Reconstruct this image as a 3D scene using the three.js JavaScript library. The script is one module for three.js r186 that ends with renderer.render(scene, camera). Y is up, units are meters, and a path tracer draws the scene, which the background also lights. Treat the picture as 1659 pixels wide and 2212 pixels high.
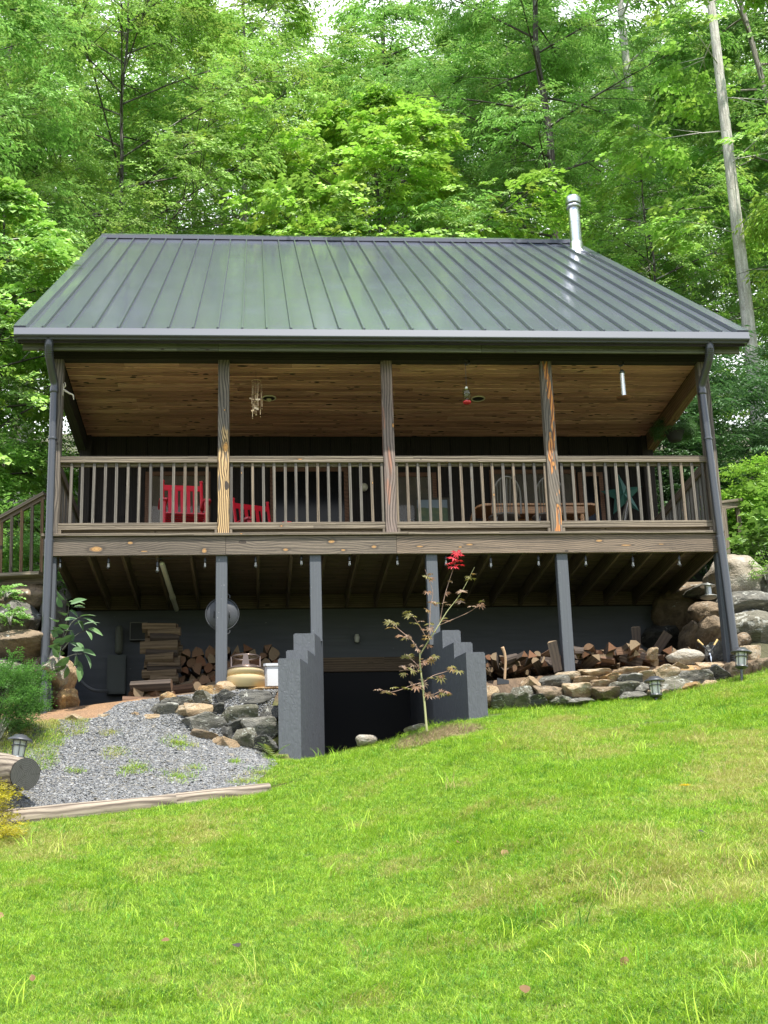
import * as THREE from 'three';
import { mergeGeometries, mergeVertices, toCreasedNormals } from 'three/addons/utils/BufferGeometryUtils.js';

// ---------------------------------------------------------------- camera, sky, sun, exposure
const scene = new THREE.Scene();
const FOCAL = 3213.16, CX = 829.5, CY = 1106;             // focal length for a picture 2212 high
const camera = new THREE.PerspectiveCamera(37.988, 0.75, 0.1, 600);
const CAM = new THREE.Vector3(2.4611, -5.2174, 17.5076);
const RIGHT = new THREE.Vector3(0.996326, -0.029662, 0.080340), UP = new THREE.Vector3(0.004136, 0.953675, 0.300811), BACK = new THREE.Vector3(-0.085541, -0.299374, 0.950294);
camera.position.copy(CAM);
camera.quaternion.setFromRotationMatrix(new THREE.Matrix4().makeBasis(RIGHT, UP, BACK));
camera.updateMatrixWorld();

const renderer = new THREE.WebGLRenderer({ antialias: true });
renderer.toneMapping = THREE.LinearToneMapping;
renderer.toneMappingExposure = 2.45;
renderer.shadowMap.enabled = true;

// hashing, noise
function rng(seed) { let s = seed >>> 0; return () => { s = (s + 0x6D2B79F5) | 0; let t = Math.imul(s ^ (s >>> 15), 1 | s); t = (t + Math.imul(t ^ (t >>> 7), 61 | t)) ^ t; return ((t ^ (t >>> 14)) >>> 0) / 4294967296; }; }
function hash2(x, y, s) { let h = Math.imul(x, 374761393) ^ Math.imul(y, 668265263) ^ Math.imul(s + 11, 2147483647 - 58); h = Math.imul(h ^ (h >>> 13), 1274126177); return ((h ^ (h >>> 16)) >>> 0) / 4294967296; }
function noise2(x, y, s = 0) {
  const xi = Math.floor(x), yi = Math.floor(y), fx = x - xi, fy = y - yi, u = fx * fx * (3 - 2 * fx), v = fy * fy * (3 - 2 * fy);
  const a = hash2(xi, yi, s), b = hash2(xi + 1, yi, s), c = hash2(xi, yi + 1, s), d = hash2(xi + 1, yi + 1, s);
  return a + (b - a) * u + (c - a) * v + (a - b - c + d) * u * v;
}
function fbm(x, y, s = 0, n = 4) { let a = 0.5, r = 0, t = 0; for (let i = 0; i < n; i++) { r += a * noise2(x, y, s + i * 17); t += a; x = x * 2.03 + 3.1; y = y * 2.03 + 1.7; a *= 0.5; } return r / t; }
function hash3(x, y, z, s) { return hash2(x + Math.imul(z, 131), y ^ Math.imul(z, 1973), s + (z & 1023)); }
function noise3(x, y, z, s = 0) {
  const xi = Math.floor(x), yi = Math.floor(y), zi = Math.floor(z), f = (t) => t * t * (3 - 2 * t), u = f(x - xi), v = f(y - yi), w = f(z - zi), L = (a, b, t) => a + (b - a) * t;
  const p = (i, j, k) => hash3(xi + i, yi + j, zi + k, s);
  return L(L(L(p(0, 0, 0), p(1, 0, 0), u), L(p(0, 1, 0), p(1, 1, 0), u), v), L(L(p(0, 0, 1), p(1, 0, 1), u), L(p(0, 1, 1), p(1, 1, 1), u), v), w);
}
const clamp = (x, a = 0, b = 1) => Math.min(b, Math.max(a, x)), lerp = (a, b, t) => a + (b - a) * t;
const smooth = (a, b, x) => { const t = clamp((x - a) / (b - a)); return t * t * (3 - 2 * t); };
const V = (x, y, z) => new THREE.Vector3(x, y, z);

// hazy bright summer sky: white veil and broken cloud, a little blue between
{
  const W = 512, H = 256, d = new Float32Array(W * H * 4);
  for (let j = 0; j < H; j++) for (let i = 0; i < W; i++) {
    const el = (j + 0.5) / H * Math.PI - Math.PI / 2, az = i / W * 2 * Math.PI;
    const x = Math.cos(el) * Math.cos(az), z = Math.cos(el) * Math.sin(az), y = Math.sin(el), up = Math.max(0, y);
    const h = Math.pow(1 - up, 2.2);
    let r = lerp(0.20, 0.62, h), g = lerp(0.33, 0.68, h), b = lerp(0.60, 0.76, h);
    const k = 1 / (up + 0.35), n = 0.6 * noise3(x * k * 1.7 + 5, y * 2, z * k * 1.7, 3) + 0.28 * noise3(x * k * 4 + 9, y * 4, z * k * 4, 4) + 0.12 * noise3(x * k * 9, y * 9, z * k * 9, 5);
    const c = smooth(0.40, 0.62, n);
    r = lerp(r, 0.86, c); g = lerp(g, 0.88, c); b = lerp(b, 0.92, c);
    if (y < 0) { const t = smooth(0, -0.2, y); r = lerp(r, 0.1, t); g = lerp(g, 0.14, t); b = lerp(b, 0.06, t); }
    const o = (j * W + i) * 4; d[o] = r * 1.05; d[o + 1] = g * 1.05; d[o + 2] = b * 1.05; d[o + 3] = 1;
  }
  const t = new THREE.DataTexture(d, W, H, THREE.RGBAFormat, THREE.FloatType);
  t.mapping = THREE.EquirectangularReflectionMapping; t.magFilter = THREE.LinearFilter; t.minFilter = THREE.LinearFilter; t.needsUpdate = true;
  scene.background = t; scene.environment = t;
}
const sun = new THREE.DirectionalLight(new THREE.Color(1, 0.955, 0.87), 4.3);
{
  const el = 66.5 * Math.PI / 180, az = 21 * Math.PI / 180;     // high, in front of the porch, a little to the right
  sun.position.set(4 + 40 * Math.cos(el) * Math.sin(az), 40 * Math.sin(el), 40 * Math.cos(el) * Math.cos(az)); sun.target.position.set(4, 0, 0);
  sun.castShadow = true; sun.shadow.radius = 1.4; sun.shadow.mapSize.set(4096, 4096);
  Object.assign(sun.shadow.camera, { left: -25, right: 25, top: 30, bottom: -25, near: 1, far: 120 });
  scene.add(sun, sun.target);
}

// ---------------------------------------------------------------- helpers
// a place in the world: where the sight line through a point of the picture meets the upright plane z
function at(px, py, z) {
  const d = V(0, 0, 0).addScaledVector(RIGHT, (px - CX) / FOCAL).addScaledVector(UP, -(py - CY) / FOCAL).addScaledVector(BACK, -1);
  return CAM.clone().addScaledVector(d, (z - CAM.z) / d.z);
}
const mpp = (p) => -V(0, 0, 0).subVectors(p, CAM).dot(BACK) / FOCAL;   // metres per point at that place
const taken = {};
function numbered(n) { if (taken[n] === undefined) { taken[n] = 0; return n; } return n + '_' + String(++taken[n]).padStart(3, '0'); }
function shade(m) { m.castShadow = true; m.receiveShadow = true; return m; }
function tag(o, label, category, group, kind) { if (label) o.userData.label = label; if (category) o.userData.category = category; if (group) o.userData.group = group; if (kind) o.userData.kind = kind; return o; }
function thing(name, label, category, pos = [0, 0, 0], turn = 0, group) {
  const g = new THREE.Group(); g.name = numbered(name); g.position.set(...(pos.isVector3 ? pos.toArray() : pos)); g.rotation.y = turn; scene.add(g); return tag(g, label, category, group);
}
function top(name, geo, mat, label, category, group, kind) { const m = shade(new THREE.Mesh(geo, mat)); m.name = numbered(name); scene.add(m); return tag(m, label, category, group, kind); }
function part(name, geo, mat, parent, pos, rot) { const m = shade(new THREE.Mesh(geo, mat)); m.name = name; if (pos) m.position.set(...pos); if (rot) m.rotation.set(...rot); parent.add(m); return m; }
function sub(name, parent, pos, rot) { const g = new THREE.Group(); g.name = name; if (pos) g.position.set(...pos); if (rot) g.rotation.set(...rot); parent.add(g); return g; }
const mg = (...a) => mergeGeometries(a.flat().map((g) => { const q = g.index ? g.toNonIndexed() : g; for (const k of Object.keys(q.attributes)) if (!['position', 'normal', 'uv'].includes(k)) q.deleteAttribute(k); q.clearGroups(); return q; }), false);
const tr = (g, x, y, z) => g.translate(x, y, z);

// prism: a closed outline (counter-clockwise in a-b) drawn along an axis; u runs along it and v round it, both in metres
function prism(outline, len, axis = 'x', u0 = 0, v0 = 0, ends) {
  const pos = [], uv = [], n = outline.length, h = len / 2;
  const put = (t, a, b) => axis === 'x' ? [t, b, -a] : axis === 'y' ? [a, t, -b] : [a, b, t];   // (a,b,t) right-handed
  const tri = (A, B, C, ua, ub, uc) => { pos.push(...A, ...B, ...C); uv.push(...ua, ...ub, ...uc); };
  let s = 0;
  for (let i = 0; i < n; i++) {
    const p = outline[i], q = outline[(i + 1) % n], l = Math.hypot(q[0] - p[0], q[1] - p[1]);
    const A = put(-h, ...p), B = put(-h, ...q), C = put(h, ...q), D = put(h, ...p), a = [u0, v0 + s], b = [u0, v0 + s + l], c = [u0 + len, v0 + s + l], d = [u0 + len, v0 + s];
    tri(A, B, C, a, b, c); tri(A, C, D, a, c, d); s += l;
  }
  const side = pos.length / 3;
  const tris = THREE.ShapeUtils.triangulateShape(outline.map((p) => new THREE.Vector2(...p)), []);
  for (const [i, j, k] of tris) {
    const w = [i, j, k].map((q) => [u0 + outline[q][0], v0 + outline[q][1]]);
    tri(put(h, ...outline[i]), put(h, ...outline[j]), put(h, ...outline[k]), ...w); tri(put(-h, ...outline[k]), put(-h, ...outline[j]), put(-h, ...outline[i]), w[2], w[1], w[0]);
  }
  const g = new THREE.BufferGeometry();
  g.setAttribute('position', new THREE.Float32BufferAttribute(pos, 3)); g.setAttribute('uv', new THREE.Float32BufferAttribute(uv, 2));
  g.computeVertexNormals();
  if (ends) { g.addGroup(0, side, 0); g.addGroup(side, pos.length / 3 - side, 1); }
  return g;
}
const rect = (w, h, c = 0.004) => [[-w / 2 + c, -h / 2], [w / 2 - c, -h / 2], [w / 2, -h / 2 + c], [w / 2, h / 2 - c], [w / 2 - c, h / 2], [-w / 2 + c, h / 2], [-w / 2, h / 2 - c], [-w / 2, -h / 2 + c]];
const ngon = (r, n, r2 = r) => Array.from({ length: n }, (_, i) => [r * Math.cos(i / n * 2 * Math.PI), r2 * Math.sin(i / n * 2 * Math.PI)]);
const U = rng(77);
// a sawn piece with eased edges whose grain runs along the axis; dx, dy, dz are its size
function beam(dx, dy, dz, axis, c = 0.004, uv) {
  const u = uv ? uv[0] : U() * 5, v = uv ? uv[1] : U() * 3;
  if (axis === 'x') return prism(rect(dz, dy, c), dx, 'x', u, v);
  if (axis === 'y') return prism(rect(dx, dz, c), dy, 'y', u, v);
  return prism(rect(dx, dy, c), dz, 'z', u, v);
}
function beamBetween(a, b, w, h, c = 0.003) {   // grain from a to b
  const d = V(0, 0, 0).subVectors(b, a), g = prism(rect(w, h, c), d.length(), 'z', U() * 5, U() * 3);
  const m = new THREE.Matrix4().lookAt(d, V(0, 0, 0), Math.abs(d.y) / d.length() > 0.98 ? V(0, 0, 1) : V(0, 1, 0));
  return g.applyMatrix4(m).translate((a.x + b.x) / 2, (a.y + b.y) / 2, (a.z + b.z) / 2);
}
// tapered tube through points
function limb(pts, rad, seg = 7, sub = 0, closed = true) {
  let P = pts, R = rad;
  if (sub) { const c = new THREE.CatmullRomCurve3(pts); P = c.getPoints(sub); R = P.map((_, i) => { const t = i / sub * (rad.length - 1), k = Math.min(rad.length - 2, Math.floor(t)); return lerp(rad[k], rad[k + 1], t - k); }); }
  const pos = [], uv = [], idx = []; let len = 0, n0 = V(1, 0, 0.3);
  for (let i = 0; i < P.length; i++) {
    const t = V(0, 0, 0).subVectors(P[Math.min(i + 1, P.length - 1)], P[Math.max(i - 1, 0)]).normalize();
    n0 = n0.clone().addScaledVector(t, -n0.dot(t)); if (n0.lengthSq() < 1e-4) n0 = V(t.y, -t.x, 0.2).addScaledVector(t, -V(t.y, -t.x, 0.2).dot(t)); n0.normalize();
    const b = V(0, 0, 0).crossVectors(t, n0); if (i) len += P[i].distanceTo(P[i - 1]);
    for (let k = 0; k <= seg; k++) { const a = k / seg * 2 * Math.PI, q = P[i].clone().addScaledVector(n0, Math.cos(a) * R[i]).addScaledVector(b, Math.sin(a) * R[i]); pos.push(q.x, q.y, q.z); uv.push(len, k / seg * 2 * Math.PI * Math.max(R[0], 0.02)); }
    if (i) for (let k = 0; k < seg; k++) { const o = (i - 1) * (seg + 1) + k, p = o + seg + 1; idx.push(o, o + 1, p, o + 1, p + 1, p); }
  }
  if (closed) for (const e of [0, P.length - 1]) { const c = pos.length / 3; pos.push(P[e].x, P[e].y, P[e].z); uv.push(0, 0); const o = e * (seg + 1); for (let k = 0; k < seg; k++) e ? idx.push(c, o + k, o + k + 1) : idx.push(c, o + k + 1, o + k); }
  const g = new THREE.BufferGeometry(); g.setAttribute('position', new THREE.Float32BufferAttribute(pos, 3)); g.setAttribute('uv', new THREE.Float32BufferAttribute(uv, 2)); g.setIndex(idx); g.computeVertexNormals(); return g;
}
const lathe = (pts, seg = 24) => new THREE.LatheGeometry(pts.map((p) => new THREE.Vector2(...p)), seg);
const cyl = (r0, r1, h, seg = 16) => new THREE.CylinderGeometry(r1, r0, h, seg);

// ---------------------------------------------------------------- textures and materials
function tex(w, h, fn, srgb = true, rep) {   // fn(x, y) in [0,1) gives [r,g,b] (0..1) linear when srgb, else plain
  const d = new Uint8Array(w * h * 4), enc = (c) => 255 * clamp(srgb ? (c <= 0.0031308 ? c * 12.92 : 1.055 * Math.pow(c, 1 / 2.4) - 0.055) : c);
  for (let j = 0; j < h; j++) for (let i = 0; i < w; i++) { const c = fn(i / w, j / h), o = (j * w + i) * 4; d[o] = enc(c[0]); d[o + 1] = enc(c[1]); d[o + 2] = enc(c[2]); d[o + 3] = 255; }
  const t = new THREE.DataTexture(d, w, h); t.wrapS = t.wrapT = THREE.RepeatWrapping; t.magFilter = THREE.LinearFilter; t.minFilter = THREE.LinearMipmapLinearFilter; t.generateMipmaps = true;
  if (srgb) t.colorSpace = THREE.SRGBColorSpace; if (rep) t.repeat.set(...rep); t.needsUpdate = true; return t;
}
const mix3 = (a, b, t) => [lerp(a[0], b[0], t), lerp(a[1], b[1], t), lerp(a[2], b[2], t)];
// sawn wood: growth-ring field bent round knots. L x W metres; knots [u, v, radius, kind, stretch], kind 0 dark, 1 bare orange
function woodField(L, W, o) {
  const { seed = 1, rings = 60, knots = [], wave = 0.012 } = o, r = rng(seed * 7 + 3), ph = r() * 10;
  return (u, v) => {
    let f = v + wave * (fbm(u * 0.9 + ph, v * 2, seed, 3) - 0.5) * 4 + 0.004 * (noise2(u * 9, v * 14, seed + 5) - 0.5), kd = 3, kk = -1;
    for (const q of knots) {
      const du = (u - q[0]) / (q[4] || 1.6), dv = v - q[1], d = Math.hypot(du, dv) / q[2] * (1 + 0.6 * (fbm(u * 12 + q[0] * 9, v * 30, seed + 60, 2) - 0.5));
      f += Math.sign(dv || 1) * q[2] * 0.9 * Math.exp(-d * d * 0.16) * (1 - Math.exp(-d * d)); if (d < kd) { kd = d; kk = q[3]; }
    }
    const ring = 0.5 + 0.5 * Math.sin(f * rings * 6.283 + 2 * fbm(u * 0.5, v * 6, seed + 9, 2)), fib = noise2(u * 26, v * 900, seed + 21), str = fbm(u * 2.2, v * 120, seed + 31, 3);
    return [ring, fib, str, kd, kk];
  };
}
function woodTex(L, W, w, h, o) {
  const F = woodField(L, W, o), { early, late, knot = [0.02, 0.014, 0.01], bare = [0.5, 0.23, 0.06], patch, seed = 1, contrast = 1 } = o;
  return tex(w, h, (x, y) => {
    const u = x * L, v = y * W, [ring, fib, str, kd, kk] = F(u, v);
    let t = clamp(Math.pow(ring, 1.6) * 0.62 * contrast + (str - 0.5) * 0.9 + 0.22), c = mix3(early, late, t);
    const s = 0.78 + 0.34 * fib + 0.6 * (fbm(u * 1.7, v * 5, seed + 3, 3) - 0.5); c = [c[0] * s, c[1] * s, c[2] * s];
    if (noise2(u * 3.2, v * 260, seed + 50) > 0.955) c = mix3(c, [0.012, 0.01, 0.009], 0.75);                 // drying checks
    if (patch) { const p = patch(u, v, ring, fib); if (p) c = mix3(c, p[0], p[1]); }
    if (kd >= 1 && kd < 2.2 && kk === 1) c = mix3(c, knot, 0.5 * smooth(2.0, 1.05, kd));
    if (kd < 1) { const a = 0.5 + 0.5 * Math.sin(kd * 16 + 3 * noise2(u * 40, v * 40, 8)); c = kk ? mix3(c, mix3(bare, [bare[0] * 0.35, bare[1] * 0.28, bare[2] * 0.25], a * 0.8 * smooth(0.15, 0.6, kd)), 0.92 * smooth(1, 0.72, kd)) : mix3(mix3(knot, [knot[0] * 3, knot[1] * 3, knot[2] * 3], a), c, smooth(0.8, 1, kd)); }
    return c;
  });
}
const std = (color, o = {}) => { const m = new THREE.MeshStandardMaterial({ roughness: 0.8, ...o }); m.color.setRGB(...color); return m; };
const phy = (color, o = {}) => { const m = new THREE.MeshPhysicalMaterial({ roughness: 0.8, ...o }); m.color.setRGB(...color); return m; };
function woodMat(L, W, w, h, o, extra = {}) {
  const t = woodTex(L, W, w, h, o); t.repeat.set(1 / L, 1 / W);
  const F = woodField(L, W, o), b = tex(w >> 1, h >> 1, (x, y) => { const q = F(x * L, y * W), k = clamp(0.75 - 0.4 * q[0] + 0.3 * (q[1] - 0.5)); return [k, k, k]; }, false); b.repeat.set(1 / L, 1 / W);
  return new THREE.MeshStandardMaterial({ map: t, bumpMap: b, bumpScale: 0.0018, roughness: 0.82, ...extra });
}
function strewn(seed, n, L, W, rmin, rmax, kinds = 0.5) { const r = rng(seed), a = []; for (let i = 0; i < n; i++) a.push([r() * L, r() * W, lerp(rmin, rmax, r() * r()), r() < kinds ? 1 : 0, 1.3 + r() * 1.2]); return a; }
const M = {};
M.rail = [1, 2, 3].map((s) => woodMat(2.6, 0.7, 512, 256, { seed: 10 + s, rings: 30, early: [0.22, 0.18, 0.13], late: [0.075, 0.055, 0.038], knots: strewn(s + 4, 7, 2.6, 0.7, 0.006, 0.014, 0.35), wave: 0.02 }));
M.baluster = [1, 2, 3, 4].map((s) => woodMat(2.2, 0.5, 512, 128, { seed: 30 + s, rings: 44, early: [[0.18, 0.155, 0.125], [0.15, 0.135, 0.115], [0.23, 0.175, 0.12], [0.11, 0.1, 0.088]][s - 1], late: [0.045, 0.037, 0.029], knots: strewn(s + 14, 6, 2.2, 0.5, 0.006, 0.015, 0.7), bare: [0.4, 0.21, 0.07] }));
M.deck = [1, 2].map((s) => woodMat(3, 0.6, 512, 128, { seed: 50 + s, rings: 34, early: [0.25, 0.19, 0.155], late: [0.08, 0.06, 0.048], knots: strewn(s + 24, 6, 3, 0.6, 0.01, 0.02, 0.1) }));
M.joist = woodMat(3, 0.6, 512, 128, { seed: 61, rings: 34, early: [0.16, 0.12, 0.088], late: [0.06, 0.044, 0.031], knots: strewn(31, 5, 3, 0.6, 0.01, 0.02, 0.1) });
M.ceil = [0, 1, 2, 3, 4].map((s) => woodMat(2.8, 0.42, 512, 128, { seed: 70 + s, rings: 26 + s * 4, early: [[0.7, 0.39, 0.3], [0.56, 0.3, 0.23], [0.76, 0.46, 0.36], [0.64, 0.37, 0.29], [0.46, 0.25, 0.19]][s], late: [0.27, 0.13, 0.095], knots: strewn(s + 44, 16, 2.8, 0.42, 0.014, 0.034, 0).map((k) => [k[0], k[1], k[2], 0, k[4] * 1.1]), contrast: 1.2 }, { roughness: 0.62 }));
M.header = woodMat(4, 0.6, 512, 128, { seed: 81, rings: 30, early: [0.03, 0.023, 0.018], late: [0.012, 0.009, 0.007], knots: strewn(33, 4, 4, 0.6, 0.012, 0.03, 0.1) }, { roughness: 1 });
M.fascia = woodMat(4, 0.6, 512, 128, { seed: 83, rings: 26, early: [0.13, 0.135, 0.085], late: [0.055, 0.06, 0.038], knots: strewn(36, 6, 4, 0.6, 0.012, 0.03, 0) });
M.sideBeam = woodMat(3, 0.7, 512, 128, { seed: 85, rings: 26, early: [0.22, 0.13, 0.065], late: [0.08, 0.04, 0.02], knots: strewn(38, 5, 3, 0.7, 0.015, 0.03, 0.1) });
const postKnots = (s) => strewn(s, 4, 2.5, 0.56, 0.012, 0.022, 0.6);
const postTone = { early: [0.2, 0.165, 0.13], late: [0.055, 0.045, 0.036] };
M.postPlain = woodMat(2.5, 0.56, 1024, 256, { seed: 91, rings: 30, ...postTone, knots: postKnots(91), wave: 0.05, contrast: 1.2 });
// the second post: bark and weather-skin gone from the lower front, bare yellow wood in flame figure
M.postBare = woodMat(2.5, 0.56, 1024, 256, { seed: 93, rings: 34, ...postTone, knots: [[0.62, 0.1, 0.03, 0, 2.2], [1.12, 0.09, 0.034, 1, 1.9], [1.62, 0.075, 0.012, 1, 1.2]], wave: 0.09, contrast: 1.5, bare: [0.62, 0.31, 0.085],
  patch: (u, v, ring, fib) => { const e = smooth(0.42, 0.52, fbm(u * 3.2, v * 12, 5, 3) + 0.26 * smooth(1.25, 0.2, u) - 0.12 * smooth(1.2, 1.5, u) - 0.3 * smooth(1.5, 1.8, u)); return e > 0 && u < 1.7 ? [mix3([0.6, 0.4, 0.19], [0.05, 0.03, 0.014], Math.pow(ring, 0.9)), 0.95 * e] : null; } });
// the fourth post: reddish pitch pockets and torn orange streaks
M.postTorn = woodMat(2.5, 0.56, 1024, 256, { seed: 95, rings: 28, ...postTone, knots: [[0.9, 0.07, 0.02, 1, 2], [0.35, 0.09, 0.016, 1, 1.6], [1.3, 0.06, 0.018, 1, 2.5]], wave: 0.06,
  patch: (u, v, ring, fib) => { const q = Math.abs(v - 0.075 - 0.02 * Math.sin(u * 5)) / 0.03, e = smooth(0.48, 0.6, fbm(u * 7, v * 40, 15, 3) + 0.16 * (1 - q)); return q < 1.4 && e > 0 ? [mix3([0.62, 0.26, 0.07], [0.14, 0.05, 0.025], ring), e] : null; } });
M.postRed = woodMat(2.5, 0.56, 1024, 256, { seed: 97, rings: 32, early: [0.25, 0.19, 0.16], late: [0.07, 0.05, 0.042], knots: postKnots(97), wave: 0.06, contrast: 1.2,
  patch: (u, v, ring) => { const e = smooth(0.5, 0.6, fbm(u * 2, v * 14, 22, 3) - 0.2 * Math.abs(u - 1.35)); return e > 0 ? [mix3([0.34, 0.16, 0.1], [0.1, 0.05, 0.035], ring), 0.8 * e] : null; } });
M.rim = [ [[0.63, 0.135, 0.036, 1, 2], [1.03, 0.06, 0.02, 1, 1.6], [1.92, 0.17, 0.028, 1, 1.3], [1.2, 0.17, 0.008, 1, 6]], [[0.2, 0.06, 0.024, 0, 2], [0.72, 0.16, 0.018, 1, 1.8], [1.28, 0.06, 0.022, 1, 1.8], [1.42, 0.17, 0.014, 1, 2.4], [1.8, 0.13, 0.02, 1, 1.8]], [[0.28, 0.13, 0.01, 1, 4], [0.78, 0.14, 0.011, 1, 2.4], [0.9, 0.11, 0.014, 1, 3.4], [2.1, 0.2, 0.012, 0, 2], [2.52, 0.07, 0.014, 1, 3], [2.85, 0.13, 0.009, 1, 7], [3.3, 0.12, 0.006, 1, 7]] ]
  .map((k, i) => woodMat([2.2, 2.2, 4.4][i], 0.6, i < 2 ? 1024 : 2048, 256, { seed: 101 + i, rings: [36, 32, 40][i], early: [[0.15, 0.118, 0.087], [0.165, 0.13, 0.096], [0.2, 0.145, 0.1]][i], late: [0.05, 0.039, 0.03], knots: k, wave: 0.055, bare: [0.4, 0.225, 0.08], contrast: 0.85 }));
M.nosing = M.rail[1];
M.greyPaint = (() => {   // grey-blue paint over sawn timber: rough, with drying cracks and a few chips
  const F = woodField(3, 0.6, { seed: 121, rings: 30, knots: strewn(5, 5, 3, 0.6, 0.012, 0.02) });
  const t = tex(512, 128, (x, y) => { const q = F(x * 3, y * 0.6), s = 0.86 + 0.2 * q[2] + 0.1 * q[1] - 0.08 * q[0]; let c = [0.066 * s, 0.073 * s, 0.084 * s]; if (noise2(x * 10, y * 160, 4) > 0.965) c = [0.03, 0.033, 0.038]; if (noise2(x * 90, y * 40, 9) > 0.975) c = [0.3, 0.3, 0.3]; return c; });
  const b = tex(512, 128, (x, y) => { const q = F(x * 3, y * 0.6), k = clamp(0.7 - 0.35 * q[0] + 0.3 * (q[2] - 0.5) - (noise2(x * 10, y * 160, 4) > 0.965 ? 0.4 : 0)); return [k, k, k]; }, false);
  t.repeat.set(1 / 3, 1 / 0.6); b.repeat.set(1 / 3, 1 / 0.6); return new THREE.MeshStandardMaterial({ map: t, bumpMap: b, bumpScale: 0.002, roughness: 0.62 });
})();
M.parge = (() => {   // trowelled coat under the same grey paint
  const f = (x, y) => fbm(x * 14, y * 34, 6, 4) * 0.6 + 0.4 * Math.abs(noise2(x * 22 + 2 * fbm(x * 9, y * 9, 3, 2), y * 60, 7) - 0.5) * 2;
  const t = tex(512, 512, (x, y) => { const k = f(x, y), s = 0.78 + 0.4 * k; let c = [0.066 * s, 0.072 * s, 0.082 * s]; if (noise2(x * 110, y * 110, 12) > 0.992) c = mix3(c, [0.34, 0.34, 0.33], 0.6); return c; }), b = tex(512, 512, (x, y) => { const k = f(x, y); return [k, k, k]; }, false);
  return new THREE.MeshStandardMaterial({ map: t, bumpMap: b, bumpScale: 0.0035, roughness: 0.6 });
})();
M.darkWall = M.parge;
M.darkSiding = woodMat(3, 0.6, 256, 128, { seed: 131, rings: 30, early: [0.02, 0.016, 0.013], late: [0.009, 0.007, 0.006] }, { roughness: 1 });
M.trim = woodMat(3, 0.4, 256, 64, { seed: 133, rings: 30, early: [0.17, 0.085, 0.045], late: [0.08, 0.035, 0.018] });
M.doorFrame = woodMat(3, 0.4, 256, 64, { seed: 135, rings: 30, early: [0.15, 0.105, 0.065], late: [0.06, 0.04, 0.025] });
M.steel = std([0.62, 0.63, 0.64], { metalness: 1, roughness: 0.3 });
M.blackMetal = std([0.02, 0.021, 0.023], { roughness: 0.42 });
M.downpipe = phy([0.036, 0.039, 0.044], { roughness: 0.33, clearcoat: 0.5, clearcoatRoughness: 0.3 });
M.gutter = phy([0.086, 0.092, 0.11], { roughness: 0.42, clearcoat: 0.4, clearcoatRoughness: 0.3 });
M.gutterDark = M.gutter;
M.glassDark = phy([0.006, 0.0065, 0.007], { roughness: 0.12, specularIntensity: 0.35 });
M.red = phy([0.62, 0.012, 0.03], { roughness: 0.35, clearcoat: 0.3, clearcoatRoughness: 0.2 });
M.roof = (() => {   // charcoal baked enamel, faint scuffs; the sheet itself pillows a little between the seams
  const t = tex(512, 512, (x, y) => { const s = 0.94 + 0.12 * fbm(x * 5, y * 9, 41, 4); let c = [0.084 * s, 0.09 * s, 0.116 * s]; const q = noise2(x * 60, y * 220, 42); if (q > 0.997) c = mix3(c, [0.2, 0.2, 0.19], 0.5); return c; });
  const r = tex(256, 256, (x, y) => { const k = 0.5 + 0.3 * (fbm(x * 4, y * 4, 44, 3) - 0.5); return [k, k, k]; }, false);
  const b = tex(256, 1024, (x, y) => { const k = fbm(x * 6, y * 5, 47, 2); return [k, k, k]; }, false);
  t.repeat.set(1 / 3, 1 / 3); r.repeat.set(0.4, 0.4); b.repeat.set(1 / 2.4, 1 / 11);
  return new THREE.MeshPhysicalMaterial({ map: t, roughnessMap: r, roughness: 0.33, bumpMap: b, bumpScale: 0.004 });
})();

// ---------------------------------------------------------------- ground
const curve = (pts) => (x) => { if (x <= pts[0][0]) return pts[0][1]; for (let i = 1; i < pts.length; i++) if (x <= pts[i][0]) { const [a, b] = [pts[i - 1], pts[i]]; return lerp(a[1], b[1], (x - a[0]) / (b[0] - a[0])); } return pts[pts.length - 1][1]; };
const lawnBase = curve([[-12, -3.7], [-2, -3.15], [0.2, -3.0], [2.5, -2.85], [3.2, -2.72], [3.75, -2.61], [4.45, -2.4], [5.07, -2.32], [6.18, -2.27], [6.68, -2.215], [7.1, -2.18], [7.57, -2.08], [8.14, -1.96], [8.5, -1.88], [14, -1.2], [30, 0]]);
const lawnProf = curve([[-3, 0.6], [0.6, 0], [9, -2.44], [12, -3.1], [17.5, -4.0], [30, -5.6], [80, -9]]);
const lawnY = (x, z) => lawnBase(x) + lawnProf(z) + 0.05 * (fbm(x * 0.9, z * 0.9, 61, 3) - 0.5) * smooth(0.5, 1.5, z);
const logLine = (x) => 3.1 - 0.25 * x;
const leftTerrace = curve([[-1, -2.14], [0, -2.1], [2.2, -1.86], [3, -1.86]]), rightTerrace = curve([[4.8, -1.86], [6.2, -1.74], [8.2, -1.62], [9, -1.6]]);
const gravelTop = curve([[-0.5, -2.42], [1.2, -2.42], [2.6, -2.8]]);
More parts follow.
